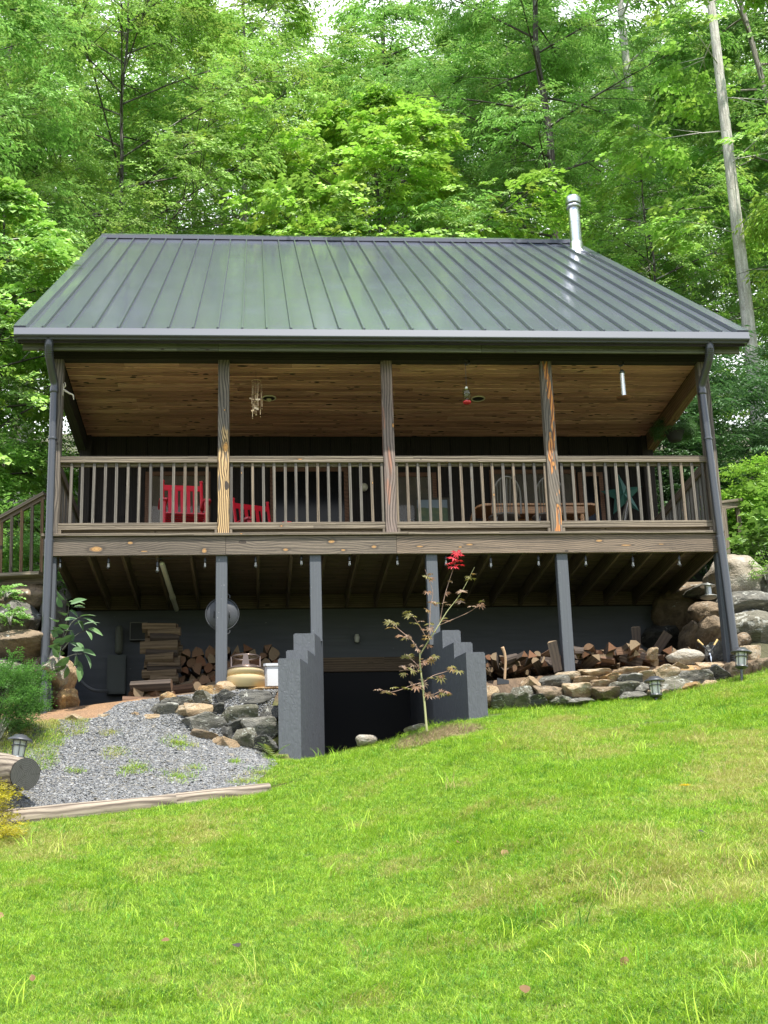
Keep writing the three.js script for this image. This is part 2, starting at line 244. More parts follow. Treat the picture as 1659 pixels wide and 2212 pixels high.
function groundY(x, z) {
  const lawn = lawnY(x, z); let y;
  const innerL = 3.24 - 0.333 * Math.max(z, 0), innerR = 4.55 + 0.323 * Math.max(z, 0);
  const left = () => { const zl = logLine(x), T = leftTerrace(x); return z > zl ? lawn : curve([[-3, T], [0, T], [0.45, T - 0.16], [0.9, gravelTop(x)], [zl, lawnY(x, zl) + 0.04]])(z); };
  const right = () => lerp(rightTerrace(x), lawn, smooth(-0.02, 0.3, z));
  if (z > 1.05) { y = x < 3.2 ? lerp(left(), lawn, smooth(2.5, 3.1, x)) : lawn; }
  else if (x < innerL - 0.12) y = left();
  else if (x > innerR + 0.12) y = right();
  else y = lerp(-3.05, lawn, smooth(0.8, 1.05, z));
  // banks at both ends of the cabin and the wooded hill behind
  const hill = (f) => f + 0.4 * Math.max(0, -3 - z) + 0.5 * (fbm(x * 0.15, z * 0.15, 63, 3) - 0.5) * smooth(-3, -8, z);
  if (x > 8.45) y = lerp(y, hill(curve([[-3, -0.1], [-1.5, -0.35], [-0.2, -1.55], [0.4, -1.75], [1, lawn]])(Math.max(z, -3)) ), smooth(8.45, 8.75, x) * smooth(1, 0.5, z));
  if (x < -0.2) y = lerp(y, hill(curve([[-3, -0.5], [-1.1, -0.7], [-0.2, -1.7], [0.5, leftTerrace(x) - 0.1], [1.0, y]])(Math.max(z, -3))), smooth(-0.2, -0.5, x) * smooth(1, 0.6, z));
  if (x >= -0.2 && x <= 8.45 && z < -2.6) y = z > -10.6 ? -3.2 : hill(0) - 0.3;
  return y;
}
const groundTex = tex(512, 512, (x, y) => { const k = 0.55 + 0.9 * (0.5 * fbm(x * 24, y * 24, 71, 4) + 0.5 * noise2(x * 170, y * 170, 72)); return [k * 0.8, k * 0.8, k * 0.8]; }, false);
{
  const line = (spans) => { const a = []; for (const [p, q, s] of spans) for (let t = p; t < q - 1e-6; t += s) a.push(t); a.push(spans[spans.length - 1][1]); return a; };
  const xs = line([[-90, -20, 5], [-20, -4, 0.8], [-4, 11, 0.1], [11, 24, 0.8], [24, 90, 5]]), zs = line([[-120, -40, 5], [-40, -4, 1], [-4, 4.5, 0.08], [4.5, 20, 0.25], [20, 90, 5]]);
  const pos = [], uv = [], col = [], idx = [];
  for (const z of zs) for (const x of xs) {
    const y = groundY(x, z); pos.push(x, y - 0.01, z); uv.push(x / 2.3, z / 2.3);
    const n = fbm(x * 1.3, z * 1.3, 66, 3);
    let c = mix3([0.08, 0.115, 0.015], [0.13, 0.12, 0.04], smooth(0.45, 0.65, n));                                     // lawn thatch and soil
    const inGravel = x < 2.6 && z > 0.35 && z < logLine(x) && x > -0.4;
    if (inGravel) c = mix3([0.13, 0.125, 0.115], [0.1, 0.1, 0.1], n);
    else if (z < 0.5 && z > -3 && x > -0.4 && x < 8.5) c = mix3([0.17, 0.11, 0.06], [0.09, 0.065, 0.045], smooth(0.35, 0.65, n));   // dry clay under the deck
    else if (z < 0.2) c = mix3([0.09, 0.065, 0.04], [0.05, 0.07, 0.02], n);                                             // leaf litter
    if (x > -0.4 && x < 1.2 && z > -0.4 && z < 0.75) c = mix3(c, [0.26, 0.15, 0.075], 0.9);                             // bare orange clay by the corner post
    col.push(...c);
  }
  const nx = xs.length; for (let j = 0; j < zs.length - 1; j++) for (let i = 0; i < nx - 1; i++) { const o = j * nx + i; idx.push(o, o + nx, o + 1, o + 1, o + nx, o + nx + 1); }
  const g = new THREE.BufferGeometry(); g.setAttribute('position', new THREE.Float32BufferAttribute(pos, 3)); g.setAttribute('uv', new THREE.Float32BufferAttribute(uv, 2)); g.setAttribute('color', new THREE.Float32BufferAttribute(col, 3)); g.setIndex(idx); g.computeVertexNormals();
  const bump = groundTex.clone(); bump.needsUpdate = true;
  top('ground', g, new THREE.MeshStandardMaterial({ vertexColors: true, map: groundTex, bumpMap: bump, bumpScale: 0.02, roughness: 0.95 }), null, null, null, 'structure');
}

// ---------------------------------------------------------------- the cabin
const BAY = 2.06, PX = [0, 1, 2, 3, 4].map((i) => i * BAY), WALL = -2.75;
const cabin = thing('cabin', 'dark timber cabin with covered porch, charcoal metal roof and open undercroft', 'cabin');
// roof
const EAVE = [0.5, 2.5], RIDGE = [-8.54, 8.54], RX0 = -0.45, RX1 = 4 * BAY + 0.45;
{
  const roof = sub('roof', cabin);
  const dz = RIDGE[0] - EAVE[0], dy = RIDGE[1] - EAVE[1], len = Math.hypot(dz, dy), ang = Math.atan2(dy, -dz);
  const place = (m, x, along, lift) => { m.rotation.x = ang; m.position.set(x, EAVE[1] + dy * along + lift * Math.cos(ang), EAVE[0] + dz * along + lift * Math.sin(ang)); };
  const n = 30, w = (RX1 - RX0) / n, r = rng(5);
  // pan with a slight pillow, so that what it mirrors wavers as sheet metal does
  const pan = (seed) => {
    const g = new THREE.PlaneGeometry(w - 0.002, len, 6, 36).rotateX(-Math.PI / 2), p = g.attributes.position, q = rng(seed), a = q() * 6, b = q() * 6;
    for (let i = 0; i < p.count; i++) { const x = p.getX(i) / w, z = p.getZ(i); p.setY(i, 0.0022 * Math.cos(x * Math.PI) * (0.6 + 0.7 * Math.sin(z * 1.3 + a) + 0.4 * Math.sin(z * 3.1 + b))); }
    const t = g.attributes.uv; for (let i = 0; i < t.count; i++) t.setXY(i, p.getX(i) + seed * 0.31, p.getZ(i)); g.computeVertexNormals(); return g;
  };
  const pans = [1, 2, 3, 4, 5, 6].map(pan);
  for (let i = 0; i < n; i++) { const m = part('roof_panel', pans[Math.floor(r() * 6)], M.roof, roof); place(m, RX0 + w * (i + 0.5), 0.5, 0.004); }
  const seam = mg(tr(new THREE.BoxGeometry(0.012, 0.036, len), 0, 0.018, 0), tr(new THREE.BoxGeometry(0.022, 0.01, len), 0.004, 0.039, 0));
  for (let i = 1; i < n; i++) { const m = part('standing_seam', seam, M.roof, roof); place(m, RX0 + w * i, 0.5, 0.004); }
  part('roof_deck', (() => { const g = prism([[EAVE[0], EAVE[1] - 0.03], [RIDGE[0], RIDGE[1] - 0.03], [RIDGE[0], RIDGE[1] - 0.2], [EAVE[0], EAVE[1] - 0.17]].map(([z, y]) => [-z, y]), RX1 - RX0 - 0.03, 'x'); return g.translate((RX0 + RX1) / 2, 0, 0); })(), M.header, roof);
  for (const s of [0, 1]) {                                   // rake trim: upstand and face
    const g = mg(tr(new THREE.BoxGeometry(0.13, 0.05, len + 0.02), 0, 0.025, 0), tr(new THREE.BoxGeometry(0.02, 0.2, len + 0.02), s ? 0.075 : -0.075, -0.05, 0));
    const m = part('rake_trim', g, M.roof, roof); place(m, s ? RX1 - 0.045 : RX0 + 0.045, 0.5, 0.006);
  }
  part('ridge_cap', prism([[-0.17, -0.115], [-0.17, -0.045], [-0.16, -0.04], [0, 0.07], [0.16, -0.04], [0.17, -0.045], [0.17, -0.115], [0, 0.0]].reverse(), RX1 - RX0 + 0.04, 'x').translate((RX0 + RX1) / 2, RIDGE[1] + 0.03, RIDGE[0]), M.roof, roof);
  const back = prism([[8.54, 8.37], [11.0, 5.0], [11.0, 5.15], [8.54, 8.52]], RX1 - RX0, 'x'); part('back_slope', back.translate((RX0 + RX1) / 2, 0, 0), M.roof, roof);
  // flue
  const cp = at(1258, 540, -7.6), cx = cp.x - 0.12, cz = -7.55, cy = EAVE[1] + dy * ((cz - EAVE[0]) / dz);
  const flue = part('chimney_pipe', lathe([[0, -0.4], [0.11, -0.4], [0.11, 0.56], [0.116, 0.565], [0.116, 0.6], [0.11, 0.605], [0.11, 0.98], [0, 0.98]], 32), M.steel, roof, [cx, cy, cz]);
  part('chimney_cap', lathe([[0.112, 0.88], [0.14, 0.885], [0.14, 0.93], [0.125, 0.935], [0.125, 0.975], [0.148, 0.98], [0.148, 1.08], [0.135, 1.12], [0, 1.14]], 32), M.steel, roof, [cx, cy, cz]);
  part('chimney_gap', cyl(0.127, 0.127, 0.03, 24), M.blackMetal, roof, [cx, cy + 0.955, cz]);
  part('flashing', lathe([[0.112, 0.14], [0.125, 0.12], [0.13, -0.02], [0.2, -0.16]], 24), M.steel, roof, [cx, cy + 0.02, cz]);
}
// eave: gutter, fascia, header, porch ceiling
{
  const mid = (RX0 + RX1) / 2, W = RX1 - RX0;
  const g = sub('gutter', cabin);
  part('front_lip', prism([[0.0, 0], [0.052, 0.0], [0.058, 0.012], [0.042, 0.105], [0.012, 0.118], [0.0, 0.118]].map(([z, y]) => [-z, y]).reverse(), W + 0.04, 'x').translate(mid, 2.385, 0.55), M.gutter, g);
  part('trough', prism([[0.0, 0.02], [0.0, 0.0], [0.13, 0], [0.13, 0.1], [0.12, 0.1], [0.12, 0.01], [0.01, 0.01], [0.01, 0.02]].map(([z, y]) => [-(0.545 - z), y + 2.365]).reverse(), W + 0.02, 'x').translate(mid, 0, 0), M.gutterDark, g);
  for (const s of [-1, 1]) part('end_cap', prism([[0.41, 2.365], [0.55, 2.365], [0.602, 2.385], [0.565, 2.5], [0.41, 2.48]].map(([z, y]) => [-z, y]).reverse(), 0.006, 'x').translate(mid + s * (W / 2 + 0.016), 0, 0), M.gutter, g);
  const f = sub('fascia', cabin), cuts = [RX0 + 0.06, 2.0, 5.3, RX1 - 0.06];
  for (let i = 0; i < 3; i++) part('fascia_board', beam(cuts[i + 1] - cuts[i] - 0.004, 0.2, 0.035, 'x'), M.fascia, f, [(cuts[i] + cuts[i + 1]) / 2, 2.375, 0.39]);
  part('soffit', new THREE.BoxGeometry(W - 0.16, 0.02, 0.3), M.header, cabin, [mid, 2.42, 0.22]);
  part('header_beam', beam(4 * BAY + 0.2, 0.26, 0.13, 'x'), M.header, cabin, [2 * BAY, 2.43, 0.005]);
  for (const s of [0, 1]) part('side_beam', beam(0.12, 0.24, -WALL - 0.02, 'z'), s ? M.sideBeam : M.header, cabin, [s ? 4 * BAY + 0.01 : -0.01, 2.2, WALL / 2 - 0.06]);
  const c = sub('ceiling', cabin), rows = 20, bw = (-WALL - 0.1) / rows, r = rng(19);
  for (let i = 0; i < rows; i++) {
    const z = -0.075 - bw * (i + 0.5); let x = 0.06; const end = 4 * BAY - 0.06, cut = [x];
    let p = x + 0.6 + r() * 2.4; while (p < end - 0.5) { cut.push(p); p += 1.4 + r() * 2.2; } cut.push(end);
    for (let k = 0; k < cut.length - 1; k++) part('ceiling_board', beam(cut[k + 1] - cut[k] - 0.003, 0.018, bw - 0.009, 'x', 0.006), M.ceil[Math.floor(r() * 5)], c, [(cut[k] + cut[k + 1]) / 2, 2.312 + r() * 0.003, z]);
  }
  part('ceiling_backing', new THREE.BoxGeometry(4 * BAY + 0.1, 0.03, -WALL), M.header, c, [2 * BAY, 2.352, WALL / 2 - 0.07]);
  for (const [px, py] of [[581, 867], [1033, 867]]) {
    const p = at(px, py, -1.22), l = sub('recessed_light', cabin, [p.x, 2.3, p.z]);
    part('ring', new THREE.TorusGeometry(0.088, 0.011, 8, 28).rotateX(Math.PI / 2), std([0.55, 0.5, 0.38]), l); part('can', cyl(0.086, 0.086, 0.008, 24), M.blackMetal, l, [0, -0.0, 0]);
    if (px < 700) part('lamp_glass', new THREE.SphereGeometry(0.035, 14, 10), std([0.5, 0.46, 0.3]), l, [0, -0.004, -0.035]);
  }
}
// posts, rim, deck, joists
{
  const pm = [M.postPlain, M.postBare, M.postRed, M.postTorn, M.postPlain];
  for (let i = 0; i < 5; i++) part('post', beam(0.14, 2.3, 0.14, 'y', 0.006, [i === 0 || i === 4 ? i * 0.3 : 0, 0]), pm[i], cabin, [PX[i], 1.15, 0]);
  const rim = sub('rim_beam', cabin), cut = [-0.09, 2.09, 4.17, 4 * BAY - 0.04];
  for (let i = 0; i < 3; i++) part('rim_board', beam(cut[i + 1] - cut[i] - 0.004, 0.232, 0.04, 'x', 0.004, [0, -0.312]), M.rim[i], rim, [(cut[i] + cut[i + 1]) / 2, -0.153, 0.085]);
  part('lower_rim', beam(4 * BAY - 0.06, 0.2, 0.038, 'x'), M.joist, rim, [2 * BAY - 0.06, -0.15, 0.042]);
  const deck = sub('deck', cabin), r = rng(29);
  part('deck_edge_board', beam(4.42, 0.032, 0.14, 'x'), M.nosing, deck, [2.1, -0.015, 0.065]); part('deck_edge_board', beam(3.9, 0.032, 0.14, 'x'), M.rail[2], deck, [6.265, -0.017, 0.065]);
  const bw = 0.1385; for (let i = 0; i < 20; i++) part('deck_board', beam(4 * BAY + 0.16, 0.032, bw - 0.007, 'x'), M.deck[i % 2], deck, [2 * BAY, -0.016, -0.078 - bw * i - 0.002]);
  for (let i = 0; i <= 20; i++) part('joist', beam(0.038, 0.205, -WALL - 0.04, 'z'), M.joist, deck, [0.02 + i * 0.41, -0.137, WALL / 2 + 0.0]);
  // grey posts of the undercroft
  const gx = [0, 2.04, 3.175, 4.6, 6.22, 8.24], bot = [-2.3, -1.95, -1.34, -1.4, -1.85, -1.75];
  for (let i = 0; i < 6; i++) part('undercroft_post', beam(0.138, -0.27 - bot[i], 0.138, 'y', 0.006), M.greyPaint, cabin, [gx[i], (bot[i] - 0.27) / 2, 0]);
}
// railings
function railing(a, b, n, first) {
  const R = sub('railing', cabin), d = V(0, 0, 0).subVectors(b, a), L = d.length(), turn = Math.atan2(-d.z, d.x); R.position.copy(a); R.rotation.y = turn; const r = rng(Math.round(a.x * 100) + 3);
  const m = () => M.rail[Math.floor(r() * 3)];
  part('cap_rail', beam(L, 0.036, 0.09, 'x'), m(), R, [L / 2, 1.003, 0.0]); part('top_rail', beam(L, 0.046, 0.036, 'x'), m(), R, [L / 2, 0.96, 0.026]); part('inner_rail', beam(L, 0.08, 0.034, 'x'), m(), R, [L / 2, 0.942, -0.03]);
  part('bottom_rail', beam(L, 0.036, 0.09, 'x'), m(), R, [L / 2, 0.142, 0.0]); part('foot_rail', beam(L, 0.05, 0.036, 'x'), m(), R, [L / 2, 0.098, 0.026]); part('inner_foot_rail', beam(L, 0.08, 0.034, 'x'), m(), R, [L / 2, 0.082, -0.03]);
  for (const x of [0.02, L - 0.02]) part('rail_block', beam(0.036, 0.072, 0.085, 'y'), m(), R, [x, 0.036, 0.0]);
  for (let i = 0; i < n; i++) part('baluster', beam(0.035, 0.79, 0.035, 'y', 0.003), M.baluster[Math.floor(r() * 4)], R, [first + (L - 2 * first) * i / (n - 1) + (r() - 0.5) * 0.008, 0.556, 0.004 + r() * 0.004], [0, 0, (r() - 0.5) * 0.012]);
  return R;
}
{
  const n = [13, 15, 15, 14], f = [0.13, 0.02, 0.02, 0.05];
  for (let i = 0; i < 4; i++) railing(V(PX[i] + 0.071, 0, 0), V(PX[i + 1] - 0.071, 0, 0), n[i], f[i]);
  railing(V(0, 0, WALL + 0.09), V(0, 0, -0.071), 18, 0.06); railing(V(4 * BAY, 0, -0.071), V(4 * BAY, 0, WALL + 0.09), 18, 0.06);
}
// body of the cabin: porch wall with siding, windows and door, undercroft wall, gables
{
  const W0 = 0.03, W1 = 4 * BAY - 0.03, body = sub('walls', cabin);
  part('wall_core', new THREE.BoxGeometry(W1 - W0, 2.6, 0.12), M.darkSiding, body, [2 * BAY, 1.05, WALL - 0.1]);
  const n = 28, bw = (W1 - W0) / n; for (let i = 0; i < n; i++) part('siding_board', beam(bw - 0.012, 2.32, 0.02, 'y'), M.darkSiding, body, [W0 + bw * (i + 0.5), 1.155, WALL - 0.03]);
  for (const x of [0.04, 4 * BAY - 0.05]) part('corner_post', beam(0.16, 2.32, 0.16, 'y', 0.005), M.header, body, [x, 1.16, WALL + 0.005]);
  for (const x of [W0 + 0.06, W1 - 0.06]) part('side_wall', new THREE.BoxGeometry(0.12, 5.5, 7.6), M.darkSiding, body, [x, -0.4, WALL - 3.97]);
  part('gable', prism([[2.85, -3], [10.6, -3], [10.6, 5.2], [8.54, 8.2], [2.85, 4.4]], W1 - W0 - 0.3, 'x').translate(2 * BAY, 0, 0), M.darkSiding, body);
  part('undercroft_wall', new THREE.BoxGeometry(W1 - W0 + 0.3, 3.0, 0.16), M.darkWall, body, [2 * BAY, -1.75, WALL - 0.1]);
  part('ledger', beam(W1 - W0, 0.2, 0.038, 'x'), M.joist, body, [2 * BAY, -0.14, WALL + 0.002]);
  const win = (x0, x1, y0, y1, name, shadeCol) => {
    const g = sub(name, cabin, [0, 0, WALL - 0.018]), w = x1 - x0, h = y1 - y0, cx = (x0 + x1) / 2, cy = (y0 + y1) / 2;
    part('frame', mg(tr(new THREE.BoxGeometry(w + 0.12, 0.06, 0.05), cx, y1 + 0.03, 0), tr(new THREE.BoxGeometry(w + 0.12, 0.06, 0.05), cx, y0 - 0.03, 0), tr(new THREE.BoxGeometry(0.06, h, 0.05), x0 - 0.03, cy, 0), tr(new THREE.BoxGeometry(0.06, h, 0.05), x1 + 0.03, cy, 0)), M.trim, g);
    if (shadeCol) part('blind', new THREE.BoxGeometry(w, h, 0.01), std(shadeCol), g, [cx, cy, 0]);
    part('pane', new THREE.BoxGeometry(w, h, 0.006), shadeCol ? phy([1, 1, 1], { transmission: 1, roughness: 0.03, thickness: 0, specularIntensity: 0.3 }) : M.glassDark, g, [cx, cy, 0.014]);
    return g;
  };
  win(0.95, 1.75, 0.95, 1.72, 'window', [0.08, 0.062, 0.04]); win(4.45, 5.0, 0.6, 1.7, 'window', [0.07, 0.06, 0.042]); win(5.9, 7.05, 0.9, 1.74, 'window', [0.06, 0.05, 0.036]);
  win(2.72, 3.72, 0.03, 1.78, 'glazed_door'); win(7.2, 7.45, 0.9, 1.7, 'window');
  const d = sub('undercroft_door', cabin, [0, 0, WALL]);
  part('door_frame', mg(beam(1.62, 0.2, 0.08, 'x').translate(3.92, -1.06, 0.02)), M.doorFrame, d); for (const x of [3.2, 4.62]) part('door_jamb', beam(0.09, 1.9, 0.06, 'y'), M.doorFrame, d, [x, -2.11, 0.02]);
  part('door_leaf', new THREE.BoxGeometry(1.32, 1.9, 0.04), phy([0.009, 0.0095, 0.011], { roughness: 0.6, specularIntensity: 0.3 }), d, [3.91, -2.11, 0.0]);
}
// side walls of the sunk entrance
for (const [x, s] of [[3.14, 1], [4.67, -1]]) part('entrance_wall', new THREE.BoxGeometry(0.22, 1.85, 2.66), M.parge, cabin, [x, -2.22, -1.36]);
// downpipes
{
  const dp = (pts, name) => part(name, limb(pts, pts.map(() => 0.045), 20, 40), M.downpipe, cabin);
  for (const s of [0, 1]) {
    const g = sub('downpipe', cabin), x0 = s ? 8.215 : -0.06, x1 = s ? 8.165 : -0.02, x2 = s ? 8.245 : -0.0, yb = s ? -1.62 : -2.22;
    part('elbow', limb([V(x0, 2.41, 0.49), V(x0, 2.3, 0.49), V(x0, 2.2, 0.43), V(lerp(x0, x1, 0.6), 2.02, 0.24), V(x1, 1.92, 0.165), V(x1, 1.8, 0.16)], [0.055, 0.055, 0.052, 0.052, 0.05, 0.05], 20, 30), M.downpipe, g);
    for (let k = 0; k < 7; k++) part('elbow_rib', new THREE.TorusGeometry(0.053, 0.005, 6, 20).rotateX(Math.PI / 2 + 0.25 + k * 0.06), M.downpipe, g, [x0, 2.3 - k * 0.019, 0.492 - k * 0.006 - k * k * 0.0012]);
    part('upper_pipe', limb([V(x1, 1.86, 0.16), V(lerp(x1, x2, 0.55), -0.15, 0.175)], [0.048, 0.048], 20), M.downpipe, g);
    part('lower_pipe', limb([V(lerp(x1, x2, 0.55), -0.1, 0.175), V(x2, yb, 0.18)], [0.053, 0.053], 20), M.downpipe, g);
    part('joint_ring', lathe([[0.049, -0.03], [0.056, -0.03], [0.056, 0.03], [0.049, 0.03]], 20), M.downpipe, g, [x1, 1.85, 0.16]);
    for (const y of [1.2, -0.1]) part('strap', lathe([[0.051, -0.012], [0.057, -0.012], [0.057, 0.012], [0.051, 0.012]], 20), M.downpipe, g, [lerp(x1, x2, (1.86 - y) / 4), y, 0.165]);
  }
  for (let k = 0; k < 5; k++) part('drain_hose_ring', new THREE.TorusGeometry(0.062, 0.012, 8, 22).rotateX(Math.PI / 2), M.blackMetal, cabin, [8.25, -1.6 - k * 0.024, 0.18]);
}
// splayed wing walls of the undercroft stairwell
function wingWall(label, inner, thick, tops, side) {
  const t = thing('wing_wall', label, 'wing wall', [0, 0, 0], 0, 'stepped wing walls of the undercroft entrance'), zs = [0.92, 0.61, 0.31, -0.02];
  t.userData.kind = 'thing';
  for (let k = 0; k < 3; k++) {
    const z0 = zs[k], z1 = zs[k + 1], a = inner(z0), b = inner(z1), s = side * thick, bot = -3.1, o = [[a, -z0], [a + s, -z0], [b + s, -z1], [b, -z1]]; if (side < 0) o.reverse();
    const e = 0.012 * (k - 1), q = o.map(([x, y]) => [x + e * side * 0.4, y]);
    const g = prism(q, tops[k] - bot, 'y'); part('block_pier', g, M.parge, t, [0, (tops[k] + bot) / 2 , 0]);
    // eased cap so the upper arris catches light
    const cxm = q.reduce((p, c) => p + c[0], 0) / 4, czm = q.reduce((p, c) => p + c[1], 0) / 4, cap = prism(q.map(([x, y]) => [cxm + (x - cxm) * 0.93, czm + (y - czm) * 0.94]), 0.014, 'y'); part('cap', cap, M.parge, t, [0, tops[k] + 0.007, 0]);
  }
  return t;
}
wingWall('grey stepped wing wall next to the dry stone bank', (z) => 3.25 - 0.333 * z, 0.25, [-1.735, -1.575, -1.31], -1);
wingWall('grey stepped wing wall behind the maple sapling', (z) => 4.555 + 0.32 * z, 0.22, [-1.69, -1.505, -1.29], 1);

// ---------------------------------------------------------------- stones
const rockBump = tex(512, 512, (x, y) => { const k = 0.5 * fbm(x * 9, y * 9, 81, 5) + 0.3 * Math.abs(noise2(x * 26, y * 26, 82) - 0.5) * 2 + 0.2 * noise2(x * 130, y * 130, 83); return [k, k, k]; }, false);
function rockMat(a, b, c, lichen, seed) {
  const t = tex(512, 512, (x, y) => {
    let q = mix3(a, b, smooth(0.35, 0.65, fbm(x * 4, y * 10, seed, 4))); q = mix3(q, c, smooth(0.55, 0.75, fbm(x * 7 + 3, y * 7, seed + 4, 4)) * 0.8);
    const s = 0.72 + 0.56 * fbm(x * 40, y * 40, seed + 8, 3); q = [q[0] * s, q[1] * s, q[2] * s];
    const l = noise2(x * 9, y * 9, seed + 11) * 0.5 + noise2(x * 34, y * 34, seed + 12) * 0.5; if (lichen && l > 1 - lichen) q = mix3(q, [0.33, 0.33, 0.29], 0.75 * smooth(1 - lichen, 1 - lichen + 0.06, l));
    return q;
  });
  t.repeat.set(0.9, 0.9); const bm = rockBump.clone(); bm.repeat.set(1.4, 1.4); bm.needsUpdate = true;
  return new THREE.MeshStandardMaterial({ map: t, bumpMap: bm, bumpScale: 0.02, roughness: 0.88 });
}
const ROCK = {
  grey: rockMat([0.094, 0.091, 0.077], [0.149, 0.140, 0.116], [0.055, 0.055, 0.047], 0.3, 201), dark: rockMat([0.047, 0.047, 0.043], [0.088, 0.085, 0.072], [0.028, 0.028, 0.025], 0.24, 211), tan: rockMat([0.312, 0.231, 0.134], [0.246, 0.171, 0.097], [0.371, 0.312, 0.223], 0.24, 221), orange: rockMat([0.342, 0.216, 0.089], [0.223, 0.134, 0.059], [0.371, 0.297, 0.178], 0.15, 231), brown: rockMat([0.142, 0.104, 0.063], [0.201, 0.149, 0.097], [0.082, 0.063, 0.041], 0.2, 241), mossy: rockMat([0.083, 0.080, 0.055], [0.127, 0.118, 0.088], [0.055, 0.061, 0.028], 0.36, 251), pale: rockMat([0.312, 0.282, 0.231], [0.252, 0.216, 0.163], [0.371, 0.350, 0.297], 0.3, 261), };
const rockGeo = (() => {
  const made = {};
  return (seed, cuts = 7, flat = 0, round = 0) => {
    const key = seed + '_' + cuts + '_' + flat + '_' + round; if (made[key]) return made[key];
    const r = rng(seed * 97 + 5); let g = mergeVertices(new THREE.IcosahedronGeometry(1, 9).deleteAttribute('uv').deleteAttribute('normal'), 1e-4); const p = g.attributes.position, planes = [];
    for (let i = 0; i < cuts; i++) { const n = V(r() * 2 - 1, (r() * 2 - 1) * (1 - flat * 0.5), r() * 2 - 1).normalize(); planes.push([n, lerp(0.5, 0.86, r()) + round * 0.15]); }
    if (flat) { planes.push([V((r() - 0.5) * 0.2, 1, (r() - 0.5) * 0.2).normalize(), 0.62]); planes.push([V(0, -1, 0), 0.7]); }
    const v = V(0, 0, 0);
    for (let i = 0; i < p.count; i++) {
      v.fromBufferAttribute(p, i); const d = v.clone().normalize();
      for (const [n, o] of planes) { const e = v.dot(n) - o; if (e > 0) v.addScaledVector(n, -e * (0.92 - round * 0.3)); }
      const k = 1 + 0.2 * (noise3(d.x * 1.6, d.y * 1.6, d.z * 1.6, seed) - 0.5) + 0.12 * (noise3(d.x * 4, d.y * 4, d.z * 4, seed + 1) - 0.5) + 0.05 * (noise3(d.x * 11, d.y * 11, d.z * 11, seed + 2) - 0.5); v.multiplyScalar(k);
      p.setXYZ(i, v.x, v.y, v.z);
    }
    g.computeBoundingBox(); const b = g.boundingBox, s = b.getSize(V(0, 0, 0)), c = b.getCenter(V(0, 0, 0)); g.translate(-c.x, -c.y, -c.z); g.scale(2 / s.x, 2 / s.y, 2 / s.z);
    g.computeVertexNormals(); g = g.toNonIndexed();
    const P = g.attributes.position, uv = new Float32Array(P.count * 2); const A = V(0, 0, 0), B = V(0, 0, 0), C = V(0, 0, 0);
    for (let i = 0; i < P.count; i += 3) {
      A.fromBufferAttribute(P, i); B.fromBufferAttribute(P, i + 1); C.fromBufferAttribute(P, i + 2); const n = V(0, 0, 0).crossVectors(B.clone().sub(A), C.clone().sub(A)), ax = Math.abs(n.x), ay = Math.abs(n.y), az = Math.abs(n.z);
      [A, B, C].forEach((q, k) => { const [a, b2] = ay > ax && ay > az ? [q.x, q.z] : ax > az ? [q.z, q.y] : [q.x, q.y]; uv[(i + k) * 2] = a * 0.3 + seed * 0.37; uv[(i + k) * 2 + 1] = b2 * 0.3 + seed * 0.61; });
    }
    g.setAttribute('uv', new THREE.BufferAttribute(uv, 2)); return made[key] = g;
  };
})();
